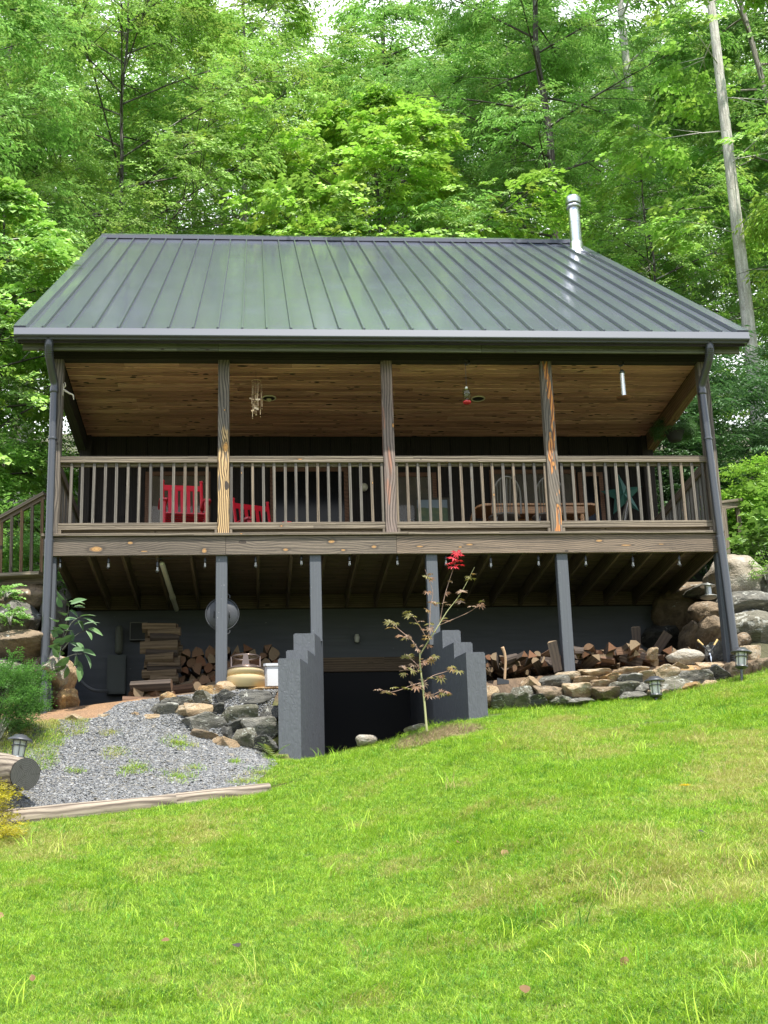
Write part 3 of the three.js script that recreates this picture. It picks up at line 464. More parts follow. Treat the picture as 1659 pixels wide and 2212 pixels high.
// a stone that spans w x h picture points at depth z; deep is its reach front to back in metres
function stone(name, parent, px, py, w, h, z, mat, o = {}) {
  const p = at(px, py, z), s = mpp(p), W = w * s / 2, H = h * s / 2 * 1.04, D = o.deep ? o.deep / 2 : W * 0.8;
  const m = shade(new THREE.Mesh(rockGeo(o.seed || 1 + Math.floor(U() * 14), o.cuts ?? 8, o.flat ?? 1, o.round ?? 0), ROCK[mat])); m.name = name; m.position.copy(p); m.position.z -= D * 0.75; m.position.y -= D * 0.75 * 0.28 * 0; m.scale.set(W * 1.08, H * 1.1, D); m.rotation.set((U() - 0.5) * 0.15, (U() - 0.5) * 0.3, -(o.tilt || 0));
  if (o.mirror) m.scale.x *= -1;
  parent.add(m); return m;
}
{
  const bank = thing('dry_stone_bank', 'dry-laid bank of dark rough stones next to the grey wing wall', 'stone wall');
  for (const [x, y, w, h, z, m, o] of [
    [352, 1534, 64, 30, 0.72, 'grey'], [322, 1550, 54, 22, 0.8, 'tan'], [405, 1532, 62, 26, 0.74, 'tan', { tilt: -0.1 }], [384, 1518, 74, 26, 0.62, 'grey'], [437, 1506, 48, 30, 0.6, 'mossy'], [484, 1508, 46, 34, 0.55, 'dark'], [545, 1507, 84, 34, 0.55, 'dark', { seed: 5 }], [585, 1540, 50, 34, 0.72, 'dark'],
    [430, 1534, 64, 34, 0.78, 'tan', { seed: 3 }], [438, 1564, 96, 46, 0.86, 'grey', { seed: 7, tilt: 0.1 }], [516, 1546, 84, 46, 0.78, 'mossy', { seed: 9 }], [560, 1572, 84, 44, 0.88, 'grey', { seed: 11 }], [490, 1584, 30, 34, 0.88, 'dark', { seed: 2 }], [530, 1594, 60, 40, 0.95, 'mossy', { seed: 4 }], [440, 1590, 64, 26, 0.98, 'brown', { seed: 6, tilt: 0.2 }], [486, 1606, 60, 26, 1.06, 'tan', { seed: 8, tilt: 0.2 }], [572, 1606, 60, 30, 0.98, 'dark', { seed: 10 }], [505, 1568, 46, 20, 0.86, 'dark', { tilt: -0.3 }], [470, 1530, 30, 24, 0.7, 'dark'], [548, 1552, 34, 30, 0.7, 'dark'], [455, 1548, 30, 28, 0.74, 'dark'],
  ]) stone('stone', bank, x, y, w, h, z, m, { deep: 0.3, ...o });
  const top2 = [[456, 1497, 60, 34, 0.42, 'orange', { seed: 12 }, 'orange-brown rough stone on the gravel at the foot of the grey post'], [488, 1489, 42, 40, 0.36, 'tan', { seed: 3, flat: 0 }, 'pale pointed stone leaning against the cream drum'], [572, 1494, 84, 22, 0.3, 'orange', { seed: 6 }, 'long rust-coloured stone lying in front of the white tub'], [168, 1560, 62, 34, 0.8, 'tan', { seed: 13 }, 'pale flat-topped stone at the edge of the orange clay'], [222, 1553, 36, 26, 0.72, 'tan', { seed: 2 }, 'small tan stone between the flat pale stone and the long edging stones'], [252, 1560, 48, 24, 0.78, 'orange', { seed: 5 }, 'rounded orange edging stone along the top of the gravel'], [296, 1549, 56, 20, 0.72, 'tan', { seed: 8 }, 'thin pale edging stone along the top of the gravel'], [290, 1564, 50, 14, 0.82, 'tan', { seed: 10 }, 'low tan stone half sunk in the gravel'], [362, 1506, 34, 22, 0.55, 'orange', { seed: 1, tilt: -0.5 }, 'tilted orange stone on the gravel beside the firewood']];
  for (const [x, y, w, h, z, m, o, label] of top2) tag(stone('loose_stone', scene, x, y, w, h, z, m, { deep: 0.26, ...o }), label, 'stone', 'loose stones on the gravel bank').name = numbered('loose_stone');
}
{
  const wall = thing('low_stone_wall', 'low dry-laid wall of tan flat stones in front of the firewood heap', 'stone wall');
  const S = [[1062, 1500, 40, 46, 0.5, 'tan', { seed: 3 }], [1035, 1478, 30, 30, 0.3, 'brown'], [1130, 1504, 60, 44, 0.62, 'mossy', { seed: 4 }], [1093, 1512, 60, 34, 0.66, 'mossy', { seed: 6 }], [1150, 1478, 44, 38, 0.5, 'tan', { seed: 8, flat: 0 }], [1205, 1470, 74, 26, 0.42, 'grey', { seed: 2 }], [1190, 1494, 70, 30, 0.6, 'brown'], [1250, 1490, 66, 30, 0.6, 'tan', { seed: 11 }], [1232, 1458, 60, 20, 0.36, 'tan'], [1290, 1452, 74, 16, 0.34, 'tan'], [1270, 1468, 60, 18, 0.42, 'tan'], [1326, 1463, 60, 18, 0.44, 'orange'], [1306, 1477, 60, 20, 0.5, 'tan'], [1365, 1448, 80, 18, 0.34, 'tan'], [1360, 1468, 64, 24, 0.46, 'grey'], [1312, 1494, 66, 24, 0.62, 'brown'], [1345, 1487, 80, 30, 0.55, 'mossy', { seed: 9 }], [1400, 1462, 60, 28, 0.44, 'tan'], [1440, 1455, 74, 34, 0.44, 'tan', { seed: 7 }], [1455, 1478, 96, 40, 0.5, 'mossy', { seed: 5 }], [1400, 1484, 60, 30, 0.56, 'grey'], [1500, 1446, 60, 24, 0.36, 'orange'], [1540, 1438, 60, 22, 0.34, 'tan'], [1508, 1462, 80, 34, 0.46, 'grey', { seed: 12 }], [1560, 1452, 60, 34, 0.42, 'dark', { seed: 13 }], [1478, 1440, 44, 18, 0.34, 'tan'], [1255, 1512, 70, 16, 0.7, 'grey'], [1220, 1510, 60, 18, 0.68, 'mossy'], [1370, 1500, 60, 18, 0.68, 'grey'], [1165, 1512, 50, 22, 0.66, 'dark'], [1424, 1498, 50, 18, 0.66, 'tan'], [1605, 1448, 60, 40, 0.46, 'brown', { seed: 6 }], [1645, 1440, 50, 40, 0.4, 'brown', { seed: 9 }]];
  for (const [x, y, w, h, z, m, o] of S) stone('stone', wall, x, y, w, h, z, m, { deep: 0.36, ...o });
  for (const [x, y, w, h, z, m, o, label] of [[1485, 1416, 82, 34, 0.1, 'pale', { seed: 14, cuts: 4, flat: 0, round: 1 }, 'smooth rounded pale boulder on the wall beside the loppers'], [1560, 1408, 66, 44, -0.1, 'dark', { seed: 8 }, 'dark flat-faced stone under the loppers at the corner post'], [1500, 1482, 44, 18, 0.66, 'orange', { seed: 4 }, 'small orange stone lying in the grass below the wall'], [1536, 1480, 44, 26, 0.62, 'tan', { seed: 5, flat: 0 }, 'pale wedge-shaped stone in the grass near the tall lantern'], [1412, 1410, 24, 26, 0.12, 'tan', { seed: 9, cuts: 5 }, 'squarish pale stone block at the end of the firewood'], [792, 1597, 44, 22, 1.1, 'pale', { seed: 3, cuts: 4, round: 1 }, 'pale rounded stone in the lawn edge at the stairwell'], [905, 1572, 56, 14, 1.1, 'pale', { seed: 7 }, 'low pale stone behind the maple stem'], [935, 1616, 44, 26, 1.9, 'tan', { seed: 6 }, 'tan stone lying at the foot of the maple sapling'], [1625, 1414, 50, 44, -0.2, 'tan', { seed: 2 }, 'tan blocky stone behind the tall path lantern']])
    tag(stone('loose_stone', scene, x, y, w, h, z, m, { deep: 0.26, ...o }), label, 'stone', 'loose stones round the low wall').name = numbered('loose_stone');
}
{
  const b1 = thing('boulder_wall', 'stacked brown boulders under the side steps beyond the shrub', 'boulder wall');
  for (const [x, y, w, h, z, m, o] of [[50, 1283, 130, 80, -0.5, 'brown', { seed: 5 }], [28, 1325, 100, 70, -0.1, 'grey', { seed: 8 }], [-10, 1255, 90, 40, -0.9, 'grey', { seed: 2 }], [40, 1388, 150, 74, 0.25, 'brown', { seed: 11 }], [-20, 1440, 120, 60, 0.4, 'mossy', { seed: 3 }], [105, 1335, 70, 110, -0.4, 'dark', { seed: 9 }], [110, 1440, 60, 70, 0.2, 'pale', { seed: 4 }], [85, 1460, 60, 90, 0.0, 'brown', { seed: 7 }]]) stone('boulder', b1, x, y, w, h, z, m, { deep: 0.9, flat: 0, round: 0.3, ...o });
  const b2 = thing('boulder_wall', 'stacked rounded boulders beside the tall lantern under the hydrangea', 'boulder wall');
  for (const [x, y, w, h, z, m, o] of [[1606, 1244, 116, 112, -1.2, 'pale', { seed: 1, round: 1, cuts: 4 }], [1640, 1300, 150, 66, -0.8, 'grey', { seed: 6 }], [1648, 1352, 130, 90, -0.5, 'mossy', { seed: 12, round: 1 }], [1545, 1318, 80, 60, -1.2, 'brown', { seed: 3, round: 1 }], [1540, 1348, 60, 80, -1.3, 'brown', { seed: 4, round: 1 }], [1560, 1360, 80, 80, -0.7, 'brown', { seed: 13, round: 1 }], [1515, 1370, 60, 70, -1.1, 'brown', { seed: 8, round: 1 }], [1540, 1266, 90, 26, -1.5, 'grey', { seed: 9 }], [1480, 1310, 110, 100, -2.2, 'brown', { seed: 2, round: 1 }], [1500, 1270, 100, 50, -2.0, 'brown', { seed: 5 }], [1690, 1250, 90, 90, -1.0, 'grey', { seed: 10 }], [1600, 1395, 80, 60, -0.5, 'brown', { seed: 7 }], [1440, 1370, 80, 60, -2.3, 'dark', { seed: 11 }]]) stone('boulder', b2, x, y, w, h, z, m, { deep: 1.0, flat: 0, round: 0.5, ...o });
  const b3 = thing('rounded_boulder', 'tan rounded boulder behind the corner post at the gravel bank', 'boulder');
  for (const [x, y, w, h, z, m, o] of [[132, 1462, 60, 90, -0.1, 'tan', { seed: 6, cuts: 9 }], [138, 1510, 56, 50, 0.1, 'orange', { seed: 9, cuts: 9 }]]) stone('boulder_lobe', b3, x, y, w, h, z, m, { deep: 0.5, flat: 0, round: 0.4, ...o });
}

// ---------------------------------------------------------------- logs laid along the gravel
const barkless = woodMat(4, 0.9, 1024, 256, { seed: 141, rings: 16, early: [0.3, 0.25, 0.19], late: [0.07, 0.05, 0.035], knots: strewn(77, 6, 4, 0.9, 0.02, 0.04, 0.1), wave: 0.06, contrast: 1.2 });
const endGrain = (a, b, seed) => { const t = tex(256, 256, (x, y) => { const u = x - 0.5, v = y - 0.5, d = Math.hypot(u, v) * 2, an = Math.atan2(v, u), k = 0.5 + 0.5 * Math.sin(d * 60 + 2.5 * fbm(x * 5, y * 5, seed, 3)); let c = mix3(a, b, k * 0.6 + 0.4 * noise2(x * 90, y * 12, seed)); if (noise2(an * 4, 1, seed) > 0.8 && noise2(an * 22, d * 2, seed + 1) > 0.78) c = [0.02, 0.018, 0.015]; return c; }); t.repeat.set(1, 1); return new THREE.MeshStandardMaterial({ map: t, roughness: 0.9 }); };
const greyEnd = endGrain([0.1, 0.098, 0.096], [0.03, 0.03, 0.03], 301);
function roughLog(a, b, r, seed, seg = 20) {
  const n = 30, pts = [], rad = []; const R = rng(seed); for (let i = 0; i <= n; i++) { const t = i / n; pts.push(a.clone().lerp(b, t).add(V(0, 0.012 * Math.sin(t * 7 + seed), 0.014 * Math.sin(t * 5 + seed * 2)))); rad.push(r * (1 + 0.08 * (fbm(t * 6, 1, seed, 3) - 0.5))); }
  const g = limb(pts, rad, seg, 0, false), p = g.attributes.position; for (let i = 0; i < p.count; i++) { const k = i % (seg + 1) % seg, j = Math.floor(i / (seg + 1)), c = pts[j], s = 1 + 0.14 * (noise2(j * 0.23, k * 0.9, seed) - 0.5) + 0.07 * (noise2(j * 0.7, k * 2.3, seed + 3) - 0.5); p.setXYZ(i, c.x + (p.getX(i) - c.x) * s, c.y + (p.getY(i) - c.y) * s, c.z + (p.getZ(i) - c.z) * s); }
  g.computeVertexNormals(); return { geo: g, pts, rad };
}
{
  const a = V(-2.2, lawnY(-2.2, 3.6) + 0.04, 3.62), b = at(582, 1712, 2.42), L = roughLog(a, b, 0.105, 5);
  const l = thing('edging_log', 'long weathered log edging the gravel above the lawn', 'log'); part('log_body', L.geo, barkless, l);
  part('log_end', new THREE.CircleGeometry(0.1, 20), greyEnd, l, b.toArray(), [0, Math.PI / 2, 0]);
  const c = at(54, 1672, 3.0), d = V(c.x - 0.9, c.y + 0.3, c.z - 1.25), s = thing('cut_log', 'thick cut log with dark sawn end at the edge of the gravel', 'log'), K = roughLog(d, c, 0.155, 9, 26); part('log_body', K.geo, barkless, s);
  const e = part('sawn_end', new THREE.CircleGeometry(0.154, 30), greyEnd, s); e.position.copy(c); e.position.x += 0.004; e.quaternion.setFromUnitVectors(V(0, 0, 1), V(0, 0, 0).subVectors(c, d).normalize());
}

// ---------------------------------------------------------------- gravel and grass
const leafMat = (o = {}) => { const m = new THREE.MeshPhysicalMaterial({ roughness: 0.9, transmission: 0.42, thickness: 0, side: THREE.DoubleSide, ...o }); m.color.setRGB(1, 1, 1); return m; };
function scatter(name, geo, mat, list, label, category, parent) {   // list of [x,y,z, yaw, pitch, roll, sx, sy, sz, r,g,b]
  const m = new THREE.InstancedMesh(geo, mat, list.length), o = new THREE.Object3D(), c = new THREE.Color(); o.rotation.order = 'YXZ';
  list.forEach((q, i) => { o.position.set(q[0], q[1], q[2]); o.rotation.set(q[4], q[3], q[5]); o.scale.set(q[6], q[7], q[8]); o.updateMatrix(); m.setMatrixAt(i, o.matrix); m.setColorAt(i, c.setRGB(q[9], q[10], q[11])); });
  shade(m); m.userData.kind = 'stuff'; if (parent) { m.name = name; parent.add(m); } else { m.name = numbered(name); scene.add(m); tag(m, label, category, null, 'stuff'); } return m;
}
{
  const r = rng(401), list = [], pal = [[0.14, 0.145, 0.15], [0.11, 0.115, 0.122], [0.18, 0.18, 0.175], [0.075, 0.078, 0.083], [0.155, 0.145, 0.125], [0.23, 0.23, 0.23]];
  for (let i = 0; i < 190000; i++) {
    const x = -0.6 + r() * 3.5, z = 0.2 + r() * 3.1; if (z > logLine(x) - 0.02 || x > 2.62 + 0.2 * (noise2(z * 3, 2, 8) - 0.5) - 0.12 * smooth(1.6, 2.4, z)) continue;
    const edge = z < 0.75 ? (x > 1.1 - 0.5 * z + 0.3 * (noise2(z * 4, x * 4, 6) - 0.5) && x < 2.7) : x > 0.02 + 0.45 * smooth(2.0, 0.8, z) * (0.4 + noise2(z * 3, 1, 9)) - 0.6 * smooth(2.0, 2.6, z); if (!edge || (z < 0.45 && r() < 0.4)) continue;
    const s = 0.0052 + 0.008 * r() * r() + (r() > 0.99 ? 0.01 : 0), c = pal[Math.floor(r() * 6)], k = 0.7 + 0.6 * r(); list.push([x, groundY(x, z) + s * 0.2, z, r() * 6.3, (r() - 0.5), (r() - 0.5), s * (1 + r() * 0.6), s * 0.7, s, c[0] * k, c[1] * k, c[2] * k]);
  }
  scatter('gravel', (() => { const g = new THREE.IcosahedronGeometry(1, 0), p = g.attributes.position; for (let i = 0; i < p.count; i++) { const k = 0.8 + 0.5 * noise3(p.getX(i) * 2, p.getY(i) * 2, p.getZ(i) * 2, 3); p.setXYZ(i, p.getX(i) * k, p.getY(i) * k, p.getZ(i) * k); } g.computeVertexNormals(); return g; })(), std([1, 1, 1], { roughness: 0.9 }), list, 'grey crushed stone gravel between the log and the stone bank', 'gravel');
  tag(stone('white_stone', scene, 499, 1633, 16, 12, 1.35, 'pale', { seed: 5, deep: 0.07, round: 1, cuts: 3 }), 'small white stone lying alone on the grey gravel', 'stone').name = 'white_stone';
}
// blades: a tuft of narrow bent blades
function tuft(seed, n, spread, h, w, bend, seg = 2) {
  const r = rng(seed), pos = [], idx = [];
  for (let i = 0; i < n; i++) {
    const a = r() * 6.283, d = Math.sqrt(r()) * spread, x = Math.cos(a) * d, z = Math.sin(a) * d, f = r() * 6.283, hh = h * (0.5 + 0.7 * r()), b = bend * hh * (0.3 + r()), ww = w * (0.7 + 0.6 * r()), o = pos.length / 3, lx = Math.cos(f), lz = Math.sin(f), sx = -lz, sz = lx;
    for (let k = 0; k <= seg; k++) { const t = k / seg, bx = b * t * t, y = hh * t * (1 - 0.35 * bend * t), q = ww * (1 - t * 0.9) / 2; pos.push(x + lx * bx - sx * q, y, z + lz * bx - sz * q, x + lx * bx + sx * q, y, z + lz * bx + sz * q); if (k < seg) { const e = o + k * 2; idx.push(e, e + 1, e + 2, e + 1, e + 3, e + 2); } }
  }
  const g = new THREE.BufferGeometry(); g.setAttribute('position', new THREE.Float32BufferAttribute(pos, 3)); g.setIndex(idx); g.computeVertexNormals(); return g;
}
const bladeMat = leafMat({ transmission: 0.36, specularIntensity: 0.6 });
{
  const r = rng(411), sets = [[], [], []];
  const put = (x, z, s, k) => {
    const n = fbm(x * 0.55, z * 0.55, 91, 4), f = fbm(x * 2.6, z * 2.6, 92, 3), dry = clamp(smooth(0.5, 0.7, n) * 0.9 + smooth(0.55, 0.75, f) * 0.6 + 0.35 * smooth(3.2, 0.8, z) * smooth(6, 8.5, x) + 0.5 * smooth(1.8, -0.5, x) * smooth(6.5, 3.5, z) - 0.15);
    let c = mix3([0.26, 0.48, 0.022], [0.41, 0.54, 0.05], r()); if (r() < 0.22) c = [0.1, 0.28, 0.015]; const vv = 0.6 + 0.62 * r(); c = [c[0] * vv, c[1] * vv, c[2] * vv]; if (r() < dry * 0.85) c = mix3([0.44, 0.38, 0.15], [0.38, 0.45, 0.07], r());
    sets[k].push([x, groundY(x, z) - 0.006, z, r() * 6.283, (r() - 0.5) * 0.5 + 0.0, (r() - 0.5) * 0.5, s, s * (0.7 + 0.6 * r()), s, ...c]);
  };
  const lawn = (x, z) => { if (x < 2.55 + 0.2 * (noise2(z * 3, 2, 8) - 0.5) ? z < logLine(x) + 0.1 : x < 3.0 ? z < 0.97 : z < 0.62) return false; const iL = 3.24 - 0.333 * z, iR = 4.8 + 0.323 * z; if (z < 1.0 && x < iR + 0.2) return false; return true; };
  for (let i = 0; i < 260000; i++) {
    const z = 0.55 + 11.7 * Math.pow(r(), 0.9), half = (18.2 - z) * 0.29, cx = 2.46 + (17.5 - z) * 0.09, x = cx + (r() * 2 - 1) * half; if (!lawn(x, z)) continue;
    const dirt = Math.hypot((x - 4.35) / 0.52, (z - 1.75) / 0.42) < 0.9 + 0.3 * noise2(x * 6, z * 6, 4) || Math.hypot((x - 6.45) / 0.45, (z - 2.5) / 0.13) < 0.7 + 0.5 * noise2(x * 7, z * 7, 5); if (dirt && r() > 0.06) continue;
    const tall = fbm(x * 1.7, z * 1.7, 95, 3); put(x, z, 0.55 + 0.4 * r() + 0.45 * smooth(0.55, 0.7, tall), Math.floor(r() * 2)); if (r() < 0.0012 + 0.004 * smooth(6, 9, z) * smooth(3, 5, x)) put(x, z, 0.7 + r() * 0.9, 2);
  }
  // weeds among the gravel and a thin verge
  for (const [px, py, n, s] of [[385, 1605, 60, 0.14], [300, 1660, 26, 0.1], [385, 1680, 34, 0.13], [250, 1632, 26, 0.12], [282, 1662, 22, 0.1], [165, 1662, 12, 0.06], [415, 1660, 14, 0.08], [240, 1580, 14, 0.08], [505, 1645, 12, 0.05], [540, 1690, 40, 0.14], [560, 1670, 30, 0.12]]) { let z = 2; for (let k = 0; k < 12; k++) { const p = at(px, py, z); z += (groundY(p.x, z) - p.y > 0 ? 0.25 : -0.25) / (1 + k * 0.6); } const p = at(px, py, z); for (let i = 0; i < n * 2; i++) { const a = r() * 6.283, d = s * 1.5 * r(); put(p.x + Math.cos(a) * d, p.z + Math.sin(a) * d, 0.6 + r() * 0.6, 0); } }
  for (let i = 0; i < 2600; i++) { const x = -0.9 + r() * 1.5, z = 0.75 + r() * 1.3; if (x > 0.25 + 0.9 * (1 - Math.abs(z - 1.15)) * noise2(x * 3, z * 3, 3)) continue; put(x, z, 0.5 + r() * 0.6, 0); }
  for (let i = 0; i < 700; i++) { const x = 5 + r() * 4, z = 0.5 + r() * 0.25; put(x, z, 0.5 + r() * 0.9, 0); }
  const names = [['lawn_grass', tuft(1, 13, 0.05, 0.054, 0.0044, 1.0), 'short sunlit green lawn grass covering the slope'], ['dry_lawn_grass', tuft(2, 13, 0.05, 0.044, 0.0042, 1.6), 'matted yellow-green lawn grass between the fresh blades'], ['tall_grass_blades', tuft(3, 9, 0.04, 0.12, 0.0055, 0.8, 3), 'taller loose grass blades standing out of the lawn']];
  names.forEach(([n, g, l], i) => scatter(n, g, bladeMat, sets[i], l, 'grass'));
}

// ---------------------------------------------------------------- trees
// a spray: a leafy twig tip, leaves set along three twigs, drooping a little. Length 1 along +x
function leafShape(push, at0, dir, up, L, W, fold, droop) {
  const side = V(0, 0, 0).crossVectors(dir, up).normalize(), q = (t, s, h) => at0.clone().addScaledVector(dir, t * L).addScaledVector(side, s * W).addScaledVector(up, h * L);
  const a = q(0, 0, 0), l = q(0.42, 0.5, fold), m = q(0.45, 0, 0 - droop * 0.25), r = q(0.42, -0.5, fold), t = q(1, 0, -droop); push(a, m, l); push(a, r, m); push(l, m, t); push(m, r, t);
}
function sprayGeo(seed, n, L, W, o = {}) {
  const r = rng(seed), pos = [], push = (a, b, c) => pos.push(a.x, a.y, a.z, b.x, b.y, b.z, c.x, c.y, c.z);
  const twigs = [[V(0, 0, 0), V(1, -0.12, 0), 1], [V(0.25, -0.02, 0), V(0.62, -0.06, 0.5).normalize(), 0.62], [V(0.4, -0.04, 0), V(0.6, -0.08, -0.52).normalize(), 0.55]];
  for (let i = 0; i < n; i++) {
    const [p, d, len] = twigs[i % 3], t = (Math.floor(i / 3) + 0.6) / (n / 3) * len, s = i % 2 ? 1 : -1, base = p.clone().addScaledVector(d, t).add(V(0, (r() - 0.5) * (o.thick ?? 0.16) - 0.14 * t * t, 0));
    const dir = d.clone().add(V(0, 0, 0).crossVectors(V(0, 1, 0), d).multiplyScalar(s * (0.8 + r() * 0.8))).add(V((r() - 0.5) * 0.6, -(o.hang ?? 0.25) * r() * 2, (r() - 0.5) * 0.6)).normalize();
    const up = V((r() - 0.5) * 1.1, 1, (r() - 0.5) * 1.1).addScaledVector(dir, -dir.y).normalize(); leafShape(push, base, dir, up, L * (0.75 + 0.5 * r()), W * (0.8 + 0.4 * r()), 0.05, 0.12 + 0.15 * r());
  }
  if (o.twig !== false) for (const [p, d, len] of twigs) { const e = p.clone().addScaledVector(d, len * 0.92).add(V(0, -0.1 * len * len, 0)), w = 0.007; push(p.clone().add(V(0, w, 0)), p.clone().add(V(0, -w, w)), e); push(p.clone().add(V(0, w, 0)), e, p.clone().add(V(0, -w, -w))); }
  const g = new THREE.BufferGeometry(); g.setAttribute('position', new THREE.Float32BufferAttribute(pos, 3)); g.computeVertexNormals(); return g;
}
const sprays = { oval: sprayGeo(3, 30, 0.17, 0.085), broad: sprayGeo(5, 21, 0.23, 0.2), fine: sprayGeo(7, 42, 0.12, 0.05, { thick: 0.22 }), long: sprayGeo(9, 30, 0.24, 0.07, { hang: 0.4 }) };
const foliage = leafMat({ transmission: 0.45, specularIntensity: 0.6 });
const barkTex = (a, b, seed) => { const t = tex(256, 256, (x, y) => { const k = fbm(x * 5, y * 16, seed, 4), s = 0.7 + 0.6 * noise2(x * 60, y * 110, seed + 2); let c = mix3(a, b, smooth(0.35, 0.65, k)); if (noise2(x * 7, y * 7, seed + 5) > 0.78) c = mix3(c, [0.42, 0.43, 0.36], 0.5); return [c[0] * s, c[1] * s, c[2] * s]; }); t.repeat.set(0.8, 1.6); const bm = tex(128, 128, (x, y) => { const k = fbm(x * 6, y * 22, seed + 1, 3); return [k, k, k]; }, false); bm.repeat.set(0.8, 1.6); return new THREE.MeshStandardMaterial({ map: t, bumpMap: bm, bumpScale: 0.02, roughness: 0.95 }); };
const BARK = { pale: barkTex([0.5, 0.48, 0.43], [0.36, 0.34, 0.3], 501), grey: barkTex([0.23, 0.21, 0.18], [0.12, 0.105, 0.085], 511), dark: barkTex([0.09, 0.078, 0.065], [0.045, 0.038, 0.032], 521) };
const TONES = { mid: [0.23, 0.43, 0.09], deep: [0.19, 0.36, 0.08], fresh: [0.28, 0.49, 0.08], lime: [0.31, 0.52, 0.07], olive: [0.28, 0.46, 0.09] };
// o: x, z, h (height), r (trunk radius), from (height of the first limb), spread (limb reach), limbs, per (sprays on a limb), size (spray length), spray, tone, bark, up (rise of limbs)
function tree(name, label, o, group) {
  const r = rng(o.seed), base = V(o.x, o.y ?? groundY(o.x, o.z) - 0.25, o.z), t = thing(name, label, 'tree', base, 0, group), H = o.h, pts = [], rad = [], n = 9, lean = o.lean || [0, 0];
  for (let i = 0; i <= n; i++) { const k = i / n; pts.push(V(lean[0] * k + 0.14 * (r() - 0.5) * k * 2, H * k, lean[1] * k + 0.14 * (r() - 0.5) * k * 2)); rad.push(o.r * (1 - 0.82 * Math.pow(k, 0.9)) * (i ? 1 : 1.25)); }
  const bark = BARK[o.bark || 'grey']; part('trunk', limb(pts, rad, 10, 22), bark, t);
  const P = new THREE.CatmullRomCurve3(pts), br = [], list = [], tone = TONES[o.tone || 'mid'], up = o.up ?? 0.35;
  for (let i = 0; i < o.limbs; i++) {
    const k = (i + 0.5) / o.limbs, hh = lerp(o.from / H, 0.98, k), s = P.getPoint(hh), az = i * 2.39996 + r() * 0.7 + (o.az || 0), prof = (o.shape || ((q) => Math.sin(Math.PI * Math.min(0.96, 0.22 + q * 0.74))))(k), len = o.spread * prof * (0.75 + 0.5 * r());
    const dir = V(Math.cos(az), up * (0.6 + 0.8 * k) + (r() - 0.5) * 0.2, Math.sin(az)), pt = (q) => s.clone().addScaledVector(dir, len * q).add(V(0, -0.12 * len * q * q, 0));
    br.push(limb([pt(0), pt(0.35), pt(0.7), pt(1)], [0.014 + o.r * 0.16 * (1 - k * 0.6), 0.012 + o.r * 0.09 * (1 - k * 0.6), 0.01, 0.004].map((q) => q * (o.thin || 1)), 5, 6));
    for (let j = 0; j < o.per; j++) {
      const q = 0.22 + 0.83 * Math.sqrt(r()), c = pt(q), sw = (r() * 2 - 1), lat = sw * len * 0.42 * (1.1 - q * 0.5), off = V(-Math.sin(az) * lat, (r() - 0.5) * (o.layer ?? 0.55) - 0.08 * Math.abs(lat), Math.cos(az) * lat), p = c.add(off);
      if (o.clip && o.clip(p.x + base.x, p.y + base.y, p.z + base.z)) continue;
      const S = o.size * (0.7 + 0.6 * r()), v = 0.7 + 0.65 * r(), yel = r() < 0.22 ? 1.2 : 1; list.push([p.x, p.y, p.z, -az - sw * 0.9 + (r() - 0.5) * 1.2, (r() - 0.5) * 0.5, -0.1 + (r() - 0.5) * 0.7, S, S, S, tone[0] * v * yel, tone[1] * v, tone[2] * v]);
      if (r() < 0.12) br.push(limb([pt(Math.max(0.1, q - 0.25)), p.clone()], [0.012, 0.004], 4));
    }
  }
  part('branches', mg(br), bark, t); scatter('crown', sprays[o.spray || 'oval'], foliage, list, null, null, t); return t;
}
const houseClip = (x, y, z) => x > -0.9 && x < 9.2 && y < 9.2 && z > -9.2;
const roofClip = (x, y, z) => x > -1.0 && x < 9.3 && z > -9.4 && y < 9.0 + Math.max(0, (-8.5 - z)) * 0;
const clip = roofClip;
